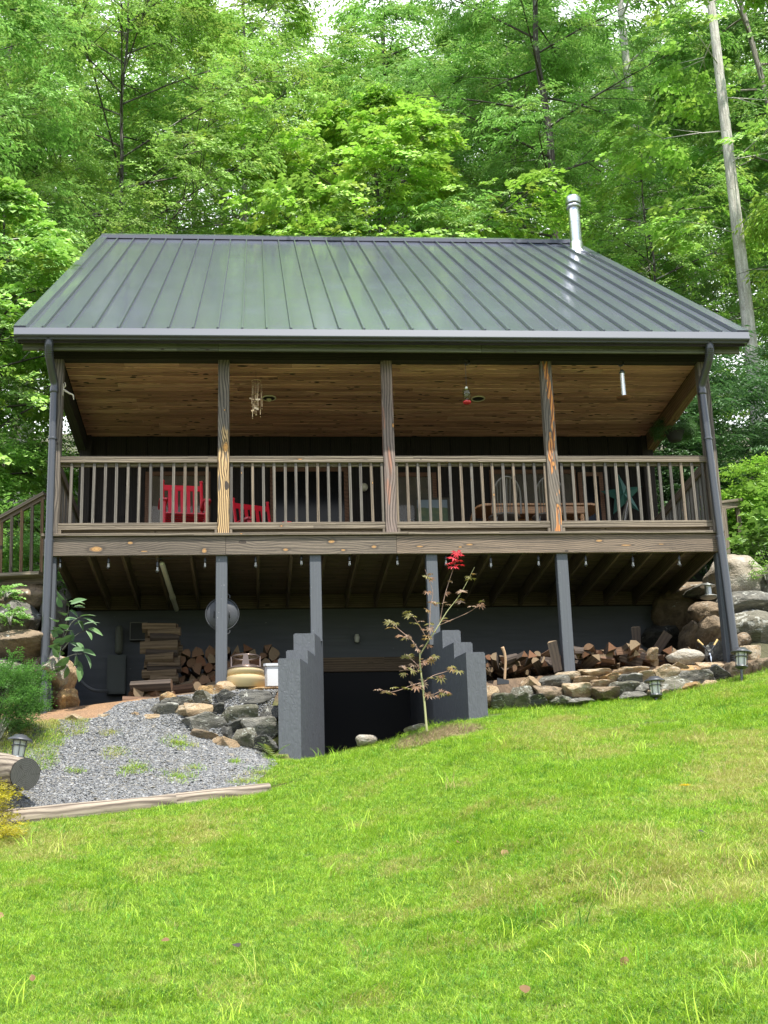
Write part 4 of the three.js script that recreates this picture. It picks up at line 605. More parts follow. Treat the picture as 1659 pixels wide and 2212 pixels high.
{
  const F = 'forest trees standing close behind the cabin';
  tree('poplar_tree', 'tall pale-barked straight trunk rising to the right of the roof', { seed: 1, x: 11.5, z: -7, h: 22, r: 0.155, from: 5.5, spread: 2.6, limbs: 22, per: 26, size: 0.48, spray: 'broad', tone: 'fresh', bark: 'pale', up: 0.1, thin: 0.4 });
  tree('poplar_tree', 'grey straight trunk with vines seen between the flue and the pale trunk', { seed: 2, x: 12.9, z: -18, h: 21, r: 0.24, from: 9, spread: 3.4, limbs: 22, per: 26, size: 0.7, spray: 'oval', tone: 'mid', bark: 'pale' });
  tree('maple_tree', 'bright lime-green young tree crowning the middle of the ridge', { seed: 3, x: 5.2, z: -12.6, h: 10.8, r: 0.11, from: 2.6, spread: 3.7, limbs: 30, per: 70, size: 0.5, spray: 'broad', tone: 'lime', bark: 'dark', clip, layer: 0.7, az: 0.4 });
  tree('maple_tree', 'low bright-green tree leaning over the ridge beside the lime-green one', { seed: 4, x: 2.6, z: -12.4, h: 7.4, r: 0.08, from: 2.6, spread: 2.2, limbs: 18, per: 60, size: 0.48, spray: 'broad', tone: 'lime', bark: 'dark', clip });
  tree('beech_tree', 'wide many-branched tree over the far end of the roof from the flue', { seed: 5, x: -0.6, z: -12.8, h: 14.5, r: 0.1, from: 3.8, spread: 4.6, limbs: 38, per: 76, size: 0.56, spray: 'oval', tone: 'olive', bark: 'dark', clip, up: 0.5 });
  tree('beech_tree', 'dense drooping-leaved tree directly behind the flue pipe', { seed: 6, x: 9.4, z: -13.2, h: 19, r: 0.16, from: 3.6, spread: 3.9, limbs: 36, per: 52, size: 0.6, spray: 'long', tone: 'mid', bark: 'dark', clip });
  tree('sapling_tree', 'slender yellow-green sapling beside the flue pipe', { seed: 7, x: 10.6, z: -9.6, h: 9.6, r: 0.06, from: 1.6, spread: 2.0, limbs: 24, per: 34, size: 0.5, spray: 'oval', tone: 'fresh', bark: 'dark', clip });
  tree('beech_tree', 'leafy tree at the picture edge beyond the side steps', { seed: 8, x: -3.6, z: -7.5, h: 14, r: 0.14, from: 2.0, spread: 3.4, limbs: 38, per: 60, size: 0.56, spray: 'oval', tone: 'mid', bark: 'dark', clip });
  tree('understorey_tree', 'low bright-leaved tree filling the gap beside the porch stairs', { seed: 9, x: -1.9, z: -6.0, h: 7.4, r: 0.07, from: 1.0, spread: 2.1, limbs: 26, per: 46, size: 0.5, spray: 'broad', tone: 'fresh', bark: 'dark', clip: (x, y, z) => x > -0.75 });
  tree('understorey_tree', 'feathery tree behind the corner of the roof near the steps', { seed: 10, x: -2.6, z: -10.5, h: 11, r: 0.09, from: 2.0, spread: 2.8, limbs: 30, per: 50, size: 0.55, spray: 'fine', tone: 'olive', bark: 'dark', clip });
  tree('leaning_tree', 'thin leaning trunk in the upper corner beyond the pale trunk', { seed: 11, x: 15.4, z: -11, h: 20, r: 0.13, from: 8, spread: 2.6, limbs: 18, per: 30, size: 0.62, spray: 'broad', tone: 'mid', bark: 'grey', lean: [-2.6, 0] });
  tree('understorey_tree', 'yellow-green drooping branches in front of the pale trunk', { seed: 12, x: 13.2, z: -5.6, h: 10.8, r: 0.07, from: 2.2, spread: 2.3, limbs: 20, per: 36, size: 0.52, spray: 'long', tone: 'lime', bark: 'dark', clip: (x, y, z) => x < (y < 6.5 ? 12.6 : 11.9), up: 0.05 });
  tree('understorey_tree', 'mid-green tree behind the pale trunk at roof height', { seed: 13, x: 15.0, z: -12.5, h: 14, r: 0.1, from: 2.0, spread: 3.2, limbs: 34, per: 54, size: 0.58, spray: 'oval', tone: 'deep', bark: 'dark', clip });
  tree('oak_tree', 'tall dark forked trunk at the top centre of the picture', { seed: 14, x: 6.3, z: -20, h: 15.5, r: 0.26, from: 7, spread: 4.2, limbs: 30, per: 44, size: 0.7, spray: 'oval', tone: 'mid', bark: 'dark' });
  tree('beech_tree', 'dark-green tall tree between the centre trunk and the flue', { seed: 15, x: 9.9, z: -19.5, h: 16, r: 0.2, from: 5, spread: 4.0, limbs: 40, per: 54, size: 0.66, spray: 'long', tone: 'mid', bark: 'grey' });
  tree('beech_tree', 'tall green tree above the middle of the left roof half', { seed: 16, x: 2.2, z: -17.5, h: 17, r: 0.14, from: 4.5, spread: 4.2, limbs: 38, per: 62, size: 0.64, spray: 'oval', tone: 'olive', bark: 'grey' });
  tree('beech_tree', 'tall green tree in the upper corner above the gutter end', { seed: 17, x: -4.0, z: -17, h: 18.5, r: 0.2, from: 4, spread: 4.6, limbs: 38, per: 58, size: 0.64, spray: 'oval', tone: 'mid', bark: 'grey' });
  const B = rng(900); let k = 0;
  for (const [z, xs, h] of [[-26, [-9, -4, 1, 8, 13, 18, 23], 17], [-36, [-13, -6, 0, 6, 12, 18.5, 25], 20]])
    for (const x of xs) { const near = z > -30; tree('background_tree', near ? 'tall tree trunk and crown deep in the wood behind the nearer trees' : 'distant treetop on the hillside closing the view behind the wood', { seed: 100 + k++, x: x + (B() - 0.5) * 2.2, z: z + (B() - 0.5) * 4, h: h * (0.85 + 0.3 * B()), r: 0.22 + 0.08 * B(), from: 3 + 4 * B(), spread: 4.6, limbs: 34, per: 40, size: 0.9, spray: ['oval', 'oval', 'fine'][k % 3], tone: ['mid', 'deep', 'olive', 'mid'][k % 4], bark: ['grey', 'dark', 'pale'][k % 3], layer: 0.9 }, near ? 'trees deep in the wood' : 'distant treetops on the hill'); }
  for (const [x, z, h, s] of [[-7.5, -9, 16, 31], [18, -8, 17, 32], [19, -15, 20, 33], [-9, -15, 20, 34]]) tree('side_tree', x < 0 ? 'leafy tree at the edge of the wood beyond the side steps' : 'leafy tree at the edge of the wood beyond the pale trunk', { seed: s, x, z, h, r: 0.16, from: 2.5, spread: 3.8, limbs: 34, per: 40, size: 0.7, spray: 'oval', tone: 'mid', bark: 'grey' }, 'trees at the sides of the wood');
}

// ---------------------------------------------------------------- shrubs and garden plants
function shrub(name, label, category, c, rx, ry, rz, n, spray, tone, size, o = {}) {   // many stems from one foot, sprays through an uneven volume
  const r = rng(o.seed || 7), t = thing(name, label, category, c, 0, o.group), stems = [], list = [];
  for (let i = 0; i < (o.stems || 9); i++) { const a = r() * 6.283, d = 0.3 + 0.6 * r(), e = V(Math.cos(a) * rx * d, ry * (0.9 + 0.7 * r()), Math.sin(a) * rz * d); stems.push(limb([V(0, -0.05, 0), V(e.x * 0.35, e.y * 0.45, e.z * 0.35), e], [0.014, 0.01, 0.003], 5, 5)); }
  for (let i = 0; i < n; i++) {
    const u = r() * 2 - 1, a = r() * 6.283, q = Math.cbrt(r()), s = Math.sqrt(1 - u * u), d = V(s * Math.cos(a), u, s * Math.sin(a)), lump = 0.72 + 0.56 * noise3(d.x * 2 + 4, d.y * 2, d.z * 2, o.seed || 7), p = V(d.x * rx * q * lump, ry + d.y * ry * q * lump, d.z * rz * q * lump);
    if (o.clip && o.clip(p.x + c.x, p.y + c.y, p.z + c.z)) continue;
    const S = size * (0.7 + 0.6 * r()), v = 0.65 + 0.7 * r(), T = TONES[tone] || tone; list.push([p.x, p.y, p.z, -a + (r() - 0.5) * 1.4, (r() - 0.5) * 0.6, (o.rise ?? 0.25) + (r() - 0.5) * 0.8, S, S, S, T[0] * v, T[1] * v, T[2] * v]);
  }
  part('stems', mg(stems), BARK.dark, t); scatter('leaves', typeof spray === 'string' ? sprays[spray] : spray, foliage, list, null, null, t); return t;
}
{
  const needle = sprayGeo(21, 48, 0.11, 0.055, { thick: 0.3, hang: 0 });
  const p = at(30, 1590, 1.35); shrub('boxwood_shrub', 'loose bushy shrub with tiny leaves in front of the corner post', 'shrub', V(p.x - 0.18, groundY(p.x, 1.3), 1.3), 0.44, 0.4, 0.36, 520, needle, [0.1, 0.24, 0.04], 0.24, { seed: 41, rise: 0.7, stems: 16 });
  const q = at(0, 1700, 3.3); shrub('golden_shrub', 'yellow feathery shrub tip by the cut log at the picture edge', 'shrub', V(q.x - 0.3, groundY(q.x, 3.2) + 0.1, 3.25), 0.3, 0.16, 0.3, 160, needle, [0.45, 0.4, 0.02], 0.22, { seed: 43 });
  const q2 = at(-6, 1770, 3.9); shrub('golden_shrub', 'yellow feathery shrub tip below the long edging log', 'shrub', V(q2.x - 0.2, groundY(q2.x, 3.9), 3.9), 0.28, 0.12, 0.25, 140, needle, [0.45, 0.4, 0.02], 0.2, { seed: 44 });
  const rh = at(1560, 1010, -5.2); shrub('rhododendron', 'dark glossy-leaved rhododendron beyond the porch end', 'shrub', V(10.3, groundY(10.3, -5.2), -5.2), 1.9, 1.9, 1.4, 1000, 'long', [0.075, 0.17, 0.05], 0.5, { seed: 45, clip: (x) => x < 8.6 });
  shrub('rhododendron', 'smaller dark rhododendron filling the corner behind the star', 'shrub', V(9.0, groundY(9.0, -4.6), -4.6), 0.9, 1.5, 0.9, 420, 'long', [0.08, 0.18, 0.05], 0.45, { seed: 46, clip: (x) => x < 8.4 });
  const hy = at(1645, 1195, -1.7); shrub('hydrangea', 'broad-leaved light green hydrangea above the boulders', 'shrub', V(hy.x + 0.1, hy.y - 0.4, -1.7), 0.36, 0.42, 0.3, 120, sprayGeo(23, 9, 0.42, 0.3), [0.16, 0.3, 0.05], 0.3, { seed: 47, rise: 0.4 });
  const sp = at(1645, 1080, -3.4); shrub('spicebush', 'yellow-green fine-leaved bush above the hydrangea', 'shrub', V(sp.x + 0.3, sp.y - 0.85, -3.4), 0.8, 0.7, 0.7, 560, 'oval', 'lime', 0.34, { seed: 48, clip: (x) => x < 9.25 });
  for (const [px, py, z, s, l] of [[1610, 1245, -1.1, 1, 'low light-green weed growing beside the pale lichened boulder']]) { const w = at(px, py, z); shrub('boulder_weed', l, 'plant', V(w.x + 0.28, w.y - 0.05, z), 0.16, 0.12, 0.12, 30, 'oval', 'fresh', 0.2, { seed: 50 + s }); }
  for (const [px, py, z, l, sd] of [[22, 1342, 0.15, 'small green weed on top of the grey boulder', 61], [12, 1290, -0.3, 'green weed in the crack under the top boulder', 62]]) { const w = at(px, py, z); shrub('rock_weed', l, 'plant', w, 0.12, 0.07, 0.1, 26, 'broad', 'mid', 0.16, { seed: sd }); }
  const under = [[-1.2, -3.2, 0.9, 0.9], [-2.2, -2.6, 1.1, 0.7], [-1.0, -5.0, 1.2, 1.6], [10.6, -3.0, 0.9, 0.8]]; under.forEach(([x, z, rx, ry], i) => shrub('woodland_bush', ['leafy bush close behind the step railing', 'low leafy bush at the picture edge behind the step railing', 'taller leafy bush behind the porch corner by the steps', 'leafy bush behind the hydrangea at the picture edge'][i], 'bush', V(x, groundY(x, z) - 0.1, z), rx, ry, 0.8, 340, i % 2 ? 'broad' : 'oval', i % 2 ? 'fresh' : 'mid', 0.42, { seed: 70 + i, clip: (a) => a > -0.62 && a < 9.3 }));
}
// big-leaved sapling at the corner post
function leafGeo(L, W, lobes) {   // pointed oval, slightly cupped
  const pos = [], n = 7, pts = []; for (let i = 0; i <= n; i++) { const t = i / n; pts.push([t * L, W / 2 * Math.pow(Math.sin(Math.PI * Math.pow(t, 0.8)), 0.9)]); }
  const y = (x, w) => -0.25 * x * x / L + 0.25 * Math.abs(w); for (let i = 0; i < n; i++) for (const s of [1, -1]) { const [a, aw] = pts[i], [b, bw] = pts[i + 1], A = [a, y(a, 0), 0], B = [b, y(b, 0), 0], C = [b, y(b, bw), s * bw], D = [a, y(a, aw), s * aw]; s > 0 ? pos.push(...A, ...C, ...B, ...A, ...D, ...C) : pos.push(...A, ...B, ...C, ...A, ...C, ...D); }
  const g = new THREE.BufferGeometry(); g.setAttribute('position', new THREE.Float32BufferAttribute(pos, 3)); g.computeVertexNormals(); return g;
}
const colored = (c) => { const m = leafMat({ transmission: 0.35 }); m.color.setRGB(...c); return m; };
{
  const base = at(122, 1455, 0.32), t = thing('sapling', 'big-leaved green sapling reaching out beside the corner post', 'plant', base), g = leafGeo(0.19, 0.1), g2 = leafGeo(0.145, 0.082), mats = [[0.075, 0.17, 0.045], [0.06, 0.135, 0.04], [0.095, 0.2, 0.05]].map(colored), r = rng(81), stems = [];
  const P = (x, y, z) => at(x, y, z).sub(base);
  const tips = [[[122, 1455], [135, 1380], [148, 1310], [140, 1292]], [[135, 1385], [155, 1345], [175, 1332]], [[130, 1410], [160, 1375], [190, 1358]], [[126, 1430], [155, 1415], [182, 1412]]];
  tips.forEach((w, i) => { const pts = w.map(([x, y], k) => P(x, y, 0.3 + 0.06 * k - 0.03 * i)); stems.push(limb(pts, [0.008, 0.006, 0.004, 0.003].slice(0, pts.length), 6, 10)); });
  part('stem', mg(stems), BARK.dark, t);
  for (const [x, y, a, big] of [[148, 1300, 0.25, 1], [152, 1305, 0.5, 1], [150, 1318, -0.5, 0], [140, 1296, 2.6, 0], [146, 1325, 3.0, 0], [172, 1332, 0.1, 1], [178, 1335, -0.3, 1], [168, 1340, -0.9, 0], [150, 1352, 3.3, 0], [190, 1358, -0.25, 1], [186, 1362, -0.7, 0], [160, 1372, 3.6, 1], [152, 1362, -1.2, 0], [142, 1380, 3.4, 1], [138, 1366, 2.7, 0], [175, 1405, -0.2, 1], [182, 1412, -0.9, 1], [165, 1416, -1.4, 0], [150, 1420, 3.8, 1], [140, 1412, 2.9, 0], [134, 1400, 3.2, 0], [146, 1440, -1.6, 0], [170, 1440, -1.2, 1], [128, 1340, 2.9, 0], [135, 1312, 2.2, 0], [158, 1312, 0.0, 0], [132, 1352, -2.4, 0], [160, 1350, 0.4, 0], [126, 1374, 2.5, 0], [150, 1388, -0.2, 1], [130, 1390, -2.6, 0], [165, 1388, -0.6, 0], [128, 1420, 2.4, 0], [155, 1405, 0.3, 0], [142, 1432, -2.2, 0], [160, 1428, -0.5, 0], [132, 1440, -2.5, 0], [180, 1350, 0.3, 1], [140, 1340, 0.5, 0], [133, 1365, 0.2, 0]]) {
    const m = part('leaf', big ? g : g2, mats[Math.floor(r() * 3)], t); m.position.copy(P(x, y, 0.36 + (r() - 0.5) * 0.3)); m.rotation.set((r() + 0.1) * 0.9, (r() - 0.5) * 0.9, a + (r() - 0.5) * 0.3, 'ZYX');
  }
}
// Japanese maple sapling
function palmate(R, n = 7) {
  const pos = []; for (let i = 0; i < n; i++) { const a = (i - (n - 1) / 2) * 0.62, l = R * (1 - 0.1 * Math.abs(i - (n - 1) / 2)), w = R * 0.125, d = [Math.cos(a), Math.sin(a)], s = [-d[1], d[0]], q = (t, k, y) => [d[0] * l * t + s[0] * w * k, y, d[1] * l * t + s[1] * w * k]; const o = [0, 0, 0], L = q(0.5, 1, 0.004), Rr = q(0.5, -1, 0.004), m = q(0.5, 0, -0.006), T = q(1, 0, -0.3 * R * (0.4 + 0.2 * (i % 3))); pos.push(...o, ...L, ...m, ...o, ...m, ...Rr, ...L, ...T, ...m, ...m, ...T, ...Rr); }
  const g = new THREE.BufferGeometry(); g.setAttribute('position', new THREE.Float32BufferAttribute(pos, 3)); g.computeVertexNormals(); return g;
}
{
  const Z = 1.6, base = at(922, 1576, Z); base.y = groundY(base.x, Z) - 0.02; const t = thing('maple_sapling', 'young bronze-leaved maple sapling with red tip leaves on the lawn', 'tree', base), P = (x, y, z = 0) => at(x, y, Z + z).sub(base), r = rng(83);
  const greenStem = std([0.3, 0.3, 0.14], { roughness: 0.7 }), twig = std([0.25, 0.16, 0.12]);
  const trunk = [P(922, 1580), P(918, 1530), P(913, 1480), P(908, 1440), P(907, 1412)]; part('trunk', limb(trunk, [0.014, 0.0115, 0.01, 0.009, 0.009], 10, 20), greenStem, t);
  const br = [[[907, 1415], [925, 1385], [945, 1355], [965, 1322], [990, 1290], [1010, 1255], [1025, 1225]], [[907, 1412], [895, 1390], [880, 1375], [862, 1360], [845, 1345]], [[945, 1352], [985, 1335], [1020, 1318], [1045, 1295]], [[925, 1385], [928, 1350], [930, 1310], [935, 1280], [925, 1250], [918, 1230]], [[950, 1345], [960, 1290], [972, 1250], [984, 1215], [990, 1196]], [[912, 1475], [890, 1480], [865, 1490], [840, 1495], [818, 1487]], [[913, 1475], [935, 1460], [960, 1452], [985, 1445]], [[916, 1500], [935, 1500], [955, 1493], [962, 1500]], [[905, 1440], [890, 1425], [878, 1412]], [[925, 1385], [905, 1350], [890, 1330], [870, 1322]], [[905, 1452], [880, 1447], [862, 1450]], [[908, 1430], [925, 1425], [945, 1422]]];
  const zz = br.map(() => (r() - 0.5) * 0.5);
  br.forEach((w, i) => part('branch', limb(w.map(([x, y], k) => P(x, y, zz[i] * k / w.length)), w.map((_, k) => lerp(i < 2 ? 0.008 : 0.005, 0.0015, k / (w.length - 1))), 6, w.length * 4), i < 1 ? greenStem : twig, t));
  const bronze = [[0.24, 0.15, 0.04], [0.18, 0.16, 0.035], [0.26, 0.14, 0.07], [0.3, 0.2, 0.13], [0.2, 0.18, 0.035]].map(colored), red = colored([0.55, 0.012, 0.03]), gs = [palmate(0.078), palmate(0.064, 5), palmate(0.095)];
  const leaf = (x, y, z, m, g) => { const o = part('leaf', g, m, t); o.position.copy(P(x, y, z)); o.rotation.set((r() - 0.5) * 1.0 + 0.55, r() * 6.283, (r() - 0.5) * 0.9); };
  br.forEach((w, i) => { for (let k = 1; k < w.length; k++) { const n = k === w.length - 1 ? 3 : 2; for (let j = 0; j < n; j++) { if (i === 2 && k < 3) continue; if (i === 4 && k > 2) continue; const f = r(), x = lerp(w[k - 1][0], w[k][0], f), y = lerp(w[k - 1][1], w[k][1], f); leaf(x + (r() - 0.5) * 22, y + (r() - 0.5) * 14, zz[i] * k / w.length + (r() - 0.5) * 0.1, bronze[Math.floor(r() * 5)], gs[Math.floor(r() * 3)]); } } });
  for (const [x, y] of [[986, 1192], [992, 1200], [980, 1206], [990, 1210], [968, 1218], [992, 1220], [978, 1224]]) leaf(x, y, zz[4], red, gs[2]);
  // mulch ring of cut grass at the foot
  const list = []; for (let i = 0; i < 2600; i++) { const a = r() * 6.283, d = Math.sqrt(r()) * 0.5, x = base.x + Math.cos(a) * d + 0.1, z = Z + Math.sin(a) * d * 0.8 + 0.1; list.push([x, groundY(x, z) + 0.004 + 0.015 * r(), z, r() * 6.283, 1.3 + (r() - 0.5) * 0.4, (r() - 0.5) * 0.5, 1, 1.1, 1, ...mix3([0.34, 0.27, 0.15], [0.2, 0.14, 0.07], r())]); }
  scatter('dry_mulch', tuft(9, 4, 0.03, 0.06, 0.0035, 0.6), std([1, 1, 1], { side: THREE.DoubleSide, roughness: 1 }), list, 'dry straw-coloured mulch round the maple stem', 'mulch');
}
// ferns and weeds at the wing wall
{
  const f = at(590, 1612, 1.05), t = thing('fern', 'small fern at the corner of the stone bank and wing wall', 'fern', V(f.x, groundY(f.x, 1.05), 1.05)), r = rng(87), mats = [colored([0.15, 0.25, 0.04]), colored([0.3, 0.36, 0.04])];
  for (let k = 0; k < 8; k++) { const pos = [], a = r() * 6.283, L = 0.16 + 0.14 * r(), up = 0.7 + 0.9 * r(), d = V(Math.cos(a), 0, Math.sin(a)), s = V(-d.z, 0, d.x); for (let i = 1; i < 13; i++) for (const e of [1, -1]) { const q = i / 13, c = d.clone().multiplyScalar(L * q * 0.9).add(V(0, up * L * q * (1 - 0.45 * q), 0)), w = 0.055 * Math.sin(Math.PI * (0.15 + 0.85 * q)), A = c, B = c.clone().addScaledVector(s, e * w).addScaledVector(d, 0.012), C = c.clone().addScaledVector(d, 0.014).add(V(0, 0.004, 0)); e > 0 ? pos.push(...A, ...B, ...C) : pos.push(...A, ...C, ...B); } const g = new THREE.BufferGeometry(); g.setAttribute('position', new THREE.Float32BufferAttribute(pos, 3)); g.computeVertexNormals(); part('frond', g, mats[k % 2], t); }
}

// ---------------------------------------------------------------- side steps with railing, far railing
{
  const t = thing('stair_railing', 'sloping wooden stair railing above the boulders beside the porch', 'railing'), P = (x, y) => at(x, y, -0.55 - 0.0028 * (97 - x));
  part('handrail', beamBetween(P(98, 1067), P(-40, 1143), 0.1, 0.045), M.rail[0], t); part('handrail_side', beamBetween(P(98, 1073), P(-40, 1149), 0.035, 0.06), M.joist, t); part('base_board', beamBetween(P(98, 1243), P(-40, 1250), 0.3, 0.045), M.rail[1], t); part('base_joist', beamBetween(P(98, 1250).add(V(0, 0, -0.05)), P(-40, 1257).add(V(0, 0, -0.05)), 0.04, 0.1), M.joist, t);
  for (let i = 0; i < 6; i++) { const x = 92 - i * 22; part('baluster', beamBetween(P(x, 1072 + (98 - x) * 0.551), P(x - 3, 1241), 0.038, 0.038), i % 2 ? M.joist : M.sideBeam, t); }
  const q = thing('step_railing', 'short grey wooden railing beyond the far downpipe', 'railing'), a = at(1553, 1086, -2.6), b = at(1591, 1080, -3.0), c = at(1590, 1215, -3.0), d = at(1565, 1215, -2.6);
  part('handrail', beamBetween(a, b.clone().add(V(0.06, 0, 0)), 0.09, 0.04), M.rail[0], q); part('handrail_board', beamBetween(a.clone().add(V(0, -0.07, 0.02)), b.clone().add(V(0.03, -0.07, 0.02)), 0.036, 0.09), M.rail[1], q);
  part('newel', beamBetween(b.clone().add(V(0, -0.1, 0)), V(b.x, b.y - 1.1, b.z), 0.06, 0.06), M.rail[2], q); const e = V(a.x + 0.05, a.y, a.z); part('newel', beamBetween(e.clone().add(V(0, -0.1, 0)), V(e.x, e.y - 1.2, e.z), 0.07, 0.07), M.rail[0], q);
  part('brace', beamBetween(V(e.x, e.y - 0.82, e.z), V(b.x, b.y - 0.95, b.z), 0.05, 0.05), M.rail[1], q);
}
// ---------------------------------------------------------------- porch furniture
function rocker(label, pos, turn, tilt) {
  const t = thing('rocking_chair', label, 'rocking chair', pos, turn, 'red rocking chairs on the porch'), w = 0.25; t.rotation.order = 'YXZ'; t.rotation.x = tilt;
  for (const s of [-1, 1]) {
    const x = s * w;
    part('back_post', limb([V(x, 0.1, -0.2), V(x, 0.42, -0.22), V(x, 0.8, -0.33), V(x, 1.03, -0.4), V(x, 1.06, -0.405)], [0.02, 0.022, 0.022, 0.02, 0.016], 12, 20), M.red, t);
    part('finial', new THREE.SphereGeometry(0.026, 14, 10).scale(1, 0.75, 1), M.red, t, [x, 1.065, -0.405]);
    part('front_leg', limb([V(x * 1.06, 0.08, 0.24), V(x * 1.06, 0.62, 0.24)], [0.02, 0.026], 12), M.red, t);
    part('arm', prism([[-0.045, -0.3], [0.045, -0.3], [0.055, 0.22], [0.04, 0.3], [-0.04, 0.3], [-0.055, 0.22]], 0.024, 'y').rotateY(0), M.red, t, [x * 1.08, 0.635, 0.0], [0.06, Math.PI, 0]);
    const pts = []; for (let i = 0; i <= 14; i++) { const a = -0.42 + i / 14 * 0.78; pts.push(V(x * 1.03, 1.05 - 1.03 * Math.cos(a), 1.03 * Math.sin(a))); } part('runner', limb(pts, pts.map(() => 0.022), 8), M.red, t);
  }
  for (let i = 0; i < 5; i++) part('back_slat', new THREE.BoxGeometry(0.045, 0.52, 0.012), M.red, t, [-0.16 + i * 0.08, 0.7, -0.3], [-0.29, 0, 0]);
  part('crest_rail', prism(rect(0.016, 0.085, 0.005), 0.48, 'x'), M.red, t, [0, 0.965, -0.378], [-0.29, 0, 0]); part('lower_rail', prism(rect(0.016, 0.06, 0.005), 0.48, 'x'), M.red, t, [0, 0.47, -0.235], [-0.29, 0, 0]);
  for (let i = 0; i < 6; i++) part('seat_slat', new THREE.BoxGeometry(0.5, 0.016, 0.066), M.red, t, [0, 0.415 + i * 0.006, -0.18 + i * 0.08]);
  for (const [y, z] of [[0.2, 0.24], [0.3, 0.24], [0.2, -0.2]]) part('stretcher', limb([V(-w, y, z), V(w, y, z)], [0.012, 0.012], 10), M.red, t);
  return t;
}
rocker('upright red rocking chair seen square on behind the railing', [1.54, 0, -0.72], 0.12, 0.02);
rocker('red rocking chair turned and tipped back beside the bare-wood post', [2.52, 0, -1.6], 0.38, 0.03);
{
  const wood = woodMat(2, 0.6, 512, 128, { seed: 151, rings: 30, early: [0.55, 0.3, 0.14], late: [0.36, 0.17, 0.07] }, { roughness: 0.45 }), a = at(1030, 1085, -0.95).x, b = at(1303, 1085, -0.95).x, cx = (a + b) / 2, L = b - a;
  const t = thing('drop_leaf_table', 'honey-coloured drop-leaf table behind two bow-back chairs', 'table', [cx, 0, -1.35]);
  part('tabletop', prism([...[-1, 1].flatMap((s) => Array.from({ length: 9 }, (_, i) => { const q = (i / 8 - 0.5) * Math.PI + (s > 0 ? 0 : Math.PI); return [s * (L / 2 - 0.14) + 0.14 * Math.cos(q), 0.3 * Math.sin(q)]; }))].sort((p, q) => Math.atan2(p[1], p[0]) - Math.atan2(q[1], q[0])), 0.028, 'y'), wood, t, [0, 0.73, 0]);
  part('apron', beam(L - 0.42, 0.1, 0.022, 'x'), wood, t, [0, 0.655, 0.27]); part('apron', beam(L - 0.42, 0.1, 0.022, 'x'), wood, t, [0, 0.655, -0.27]);
  part('drop_leaf', prism(rect(0.42, 0.34, 0.1), 0.022, 'x'), wood, t, [-L / 2 - 0.02, 0.56, 0], [0, 0, -0.18]);
  for (const x of [-1, 1]) for (const z of [-1, 1]) part('leg', limb([V(x * (L / 2 - 0.26), 0.7, z * 0.24), V(x * (L / 2 - 0.26), 0.0, z * 0.24)], [0.03, 0.02], 12), wood, t);
}
const spindleMat = phy([0.17, 0.15, 0.13], { roughness: 0.28, clearcoat: 0.7 });
function bowChair(label, pos, turn) {
  const t = thing('bow_back_chair', label, 'chair', pos, turn, 'bow-back chairs at the table'), pts = []; for (let i = 0; i <= 20; i++) { const a = Math.PI * i / 20, y = Math.sin(a); pts.push(V(-0.2 * Math.cos(a) * (0.92 + 0.1 * y), 0.45 + 0.47 * Math.pow(y, 0.62), -0.17 - 0.1 * y)); }
  part('bow', limb(pts, pts.map(() => 0.012), 8), spindleMat, t);
  for (let i = 0; i < 7; i++) { const x = -0.135 + i * 0.045; part('spindle', limb([V(x * 0.85, 0.45, -0.17), V(x, 0.45 + 0.47 * Math.pow(Math.sqrt(Math.max(0.05, 1 - (x / 0.2) ** 2)), 0.75), -0.265)], [0.006, 0.005], 6), spindleMat, t); }
  part('seat', lathe([[0, -0.015], [0.19, -0.015], [0.21, 0.0], [0.2, 0.016], [0, 0.006]], 28), spindleMat, t, [0, 0.45, 0]);
  for (const x of [-1, 1]) for (const z of [-1, 1]) part('leg', limb([V(x * 0.12, 0.44, z * 0.12), V(x * 0.17, 0.2, z * 0.16), V(x * 0.2, 0, z * 0.2)], [0.012, 0.018, 0.011], 10, 8), spindleMat, t);
  part('stretcher', limb([V(-0.17, 0.2, 0), V(0.17, 0.2, 0)], [0.01, 0.01], 8), spindleMat, t); return t;
}
bowChair('dark bow-back chair at the drop-leaf end of the table', [at(1092, 1042, -0.52).x, 0, -0.75], Math.PI + 0.05); bowChair('dark bow-back chair partly behind the streaked porch post', [at(1187, 1042, -0.52).x, 0, -0.75], Math.PI - 0.04); bowChair('dark bow-back chair at the end of the table near the star', [7.25, 0, -1.55], -Math.PI / 2 - 0.1);
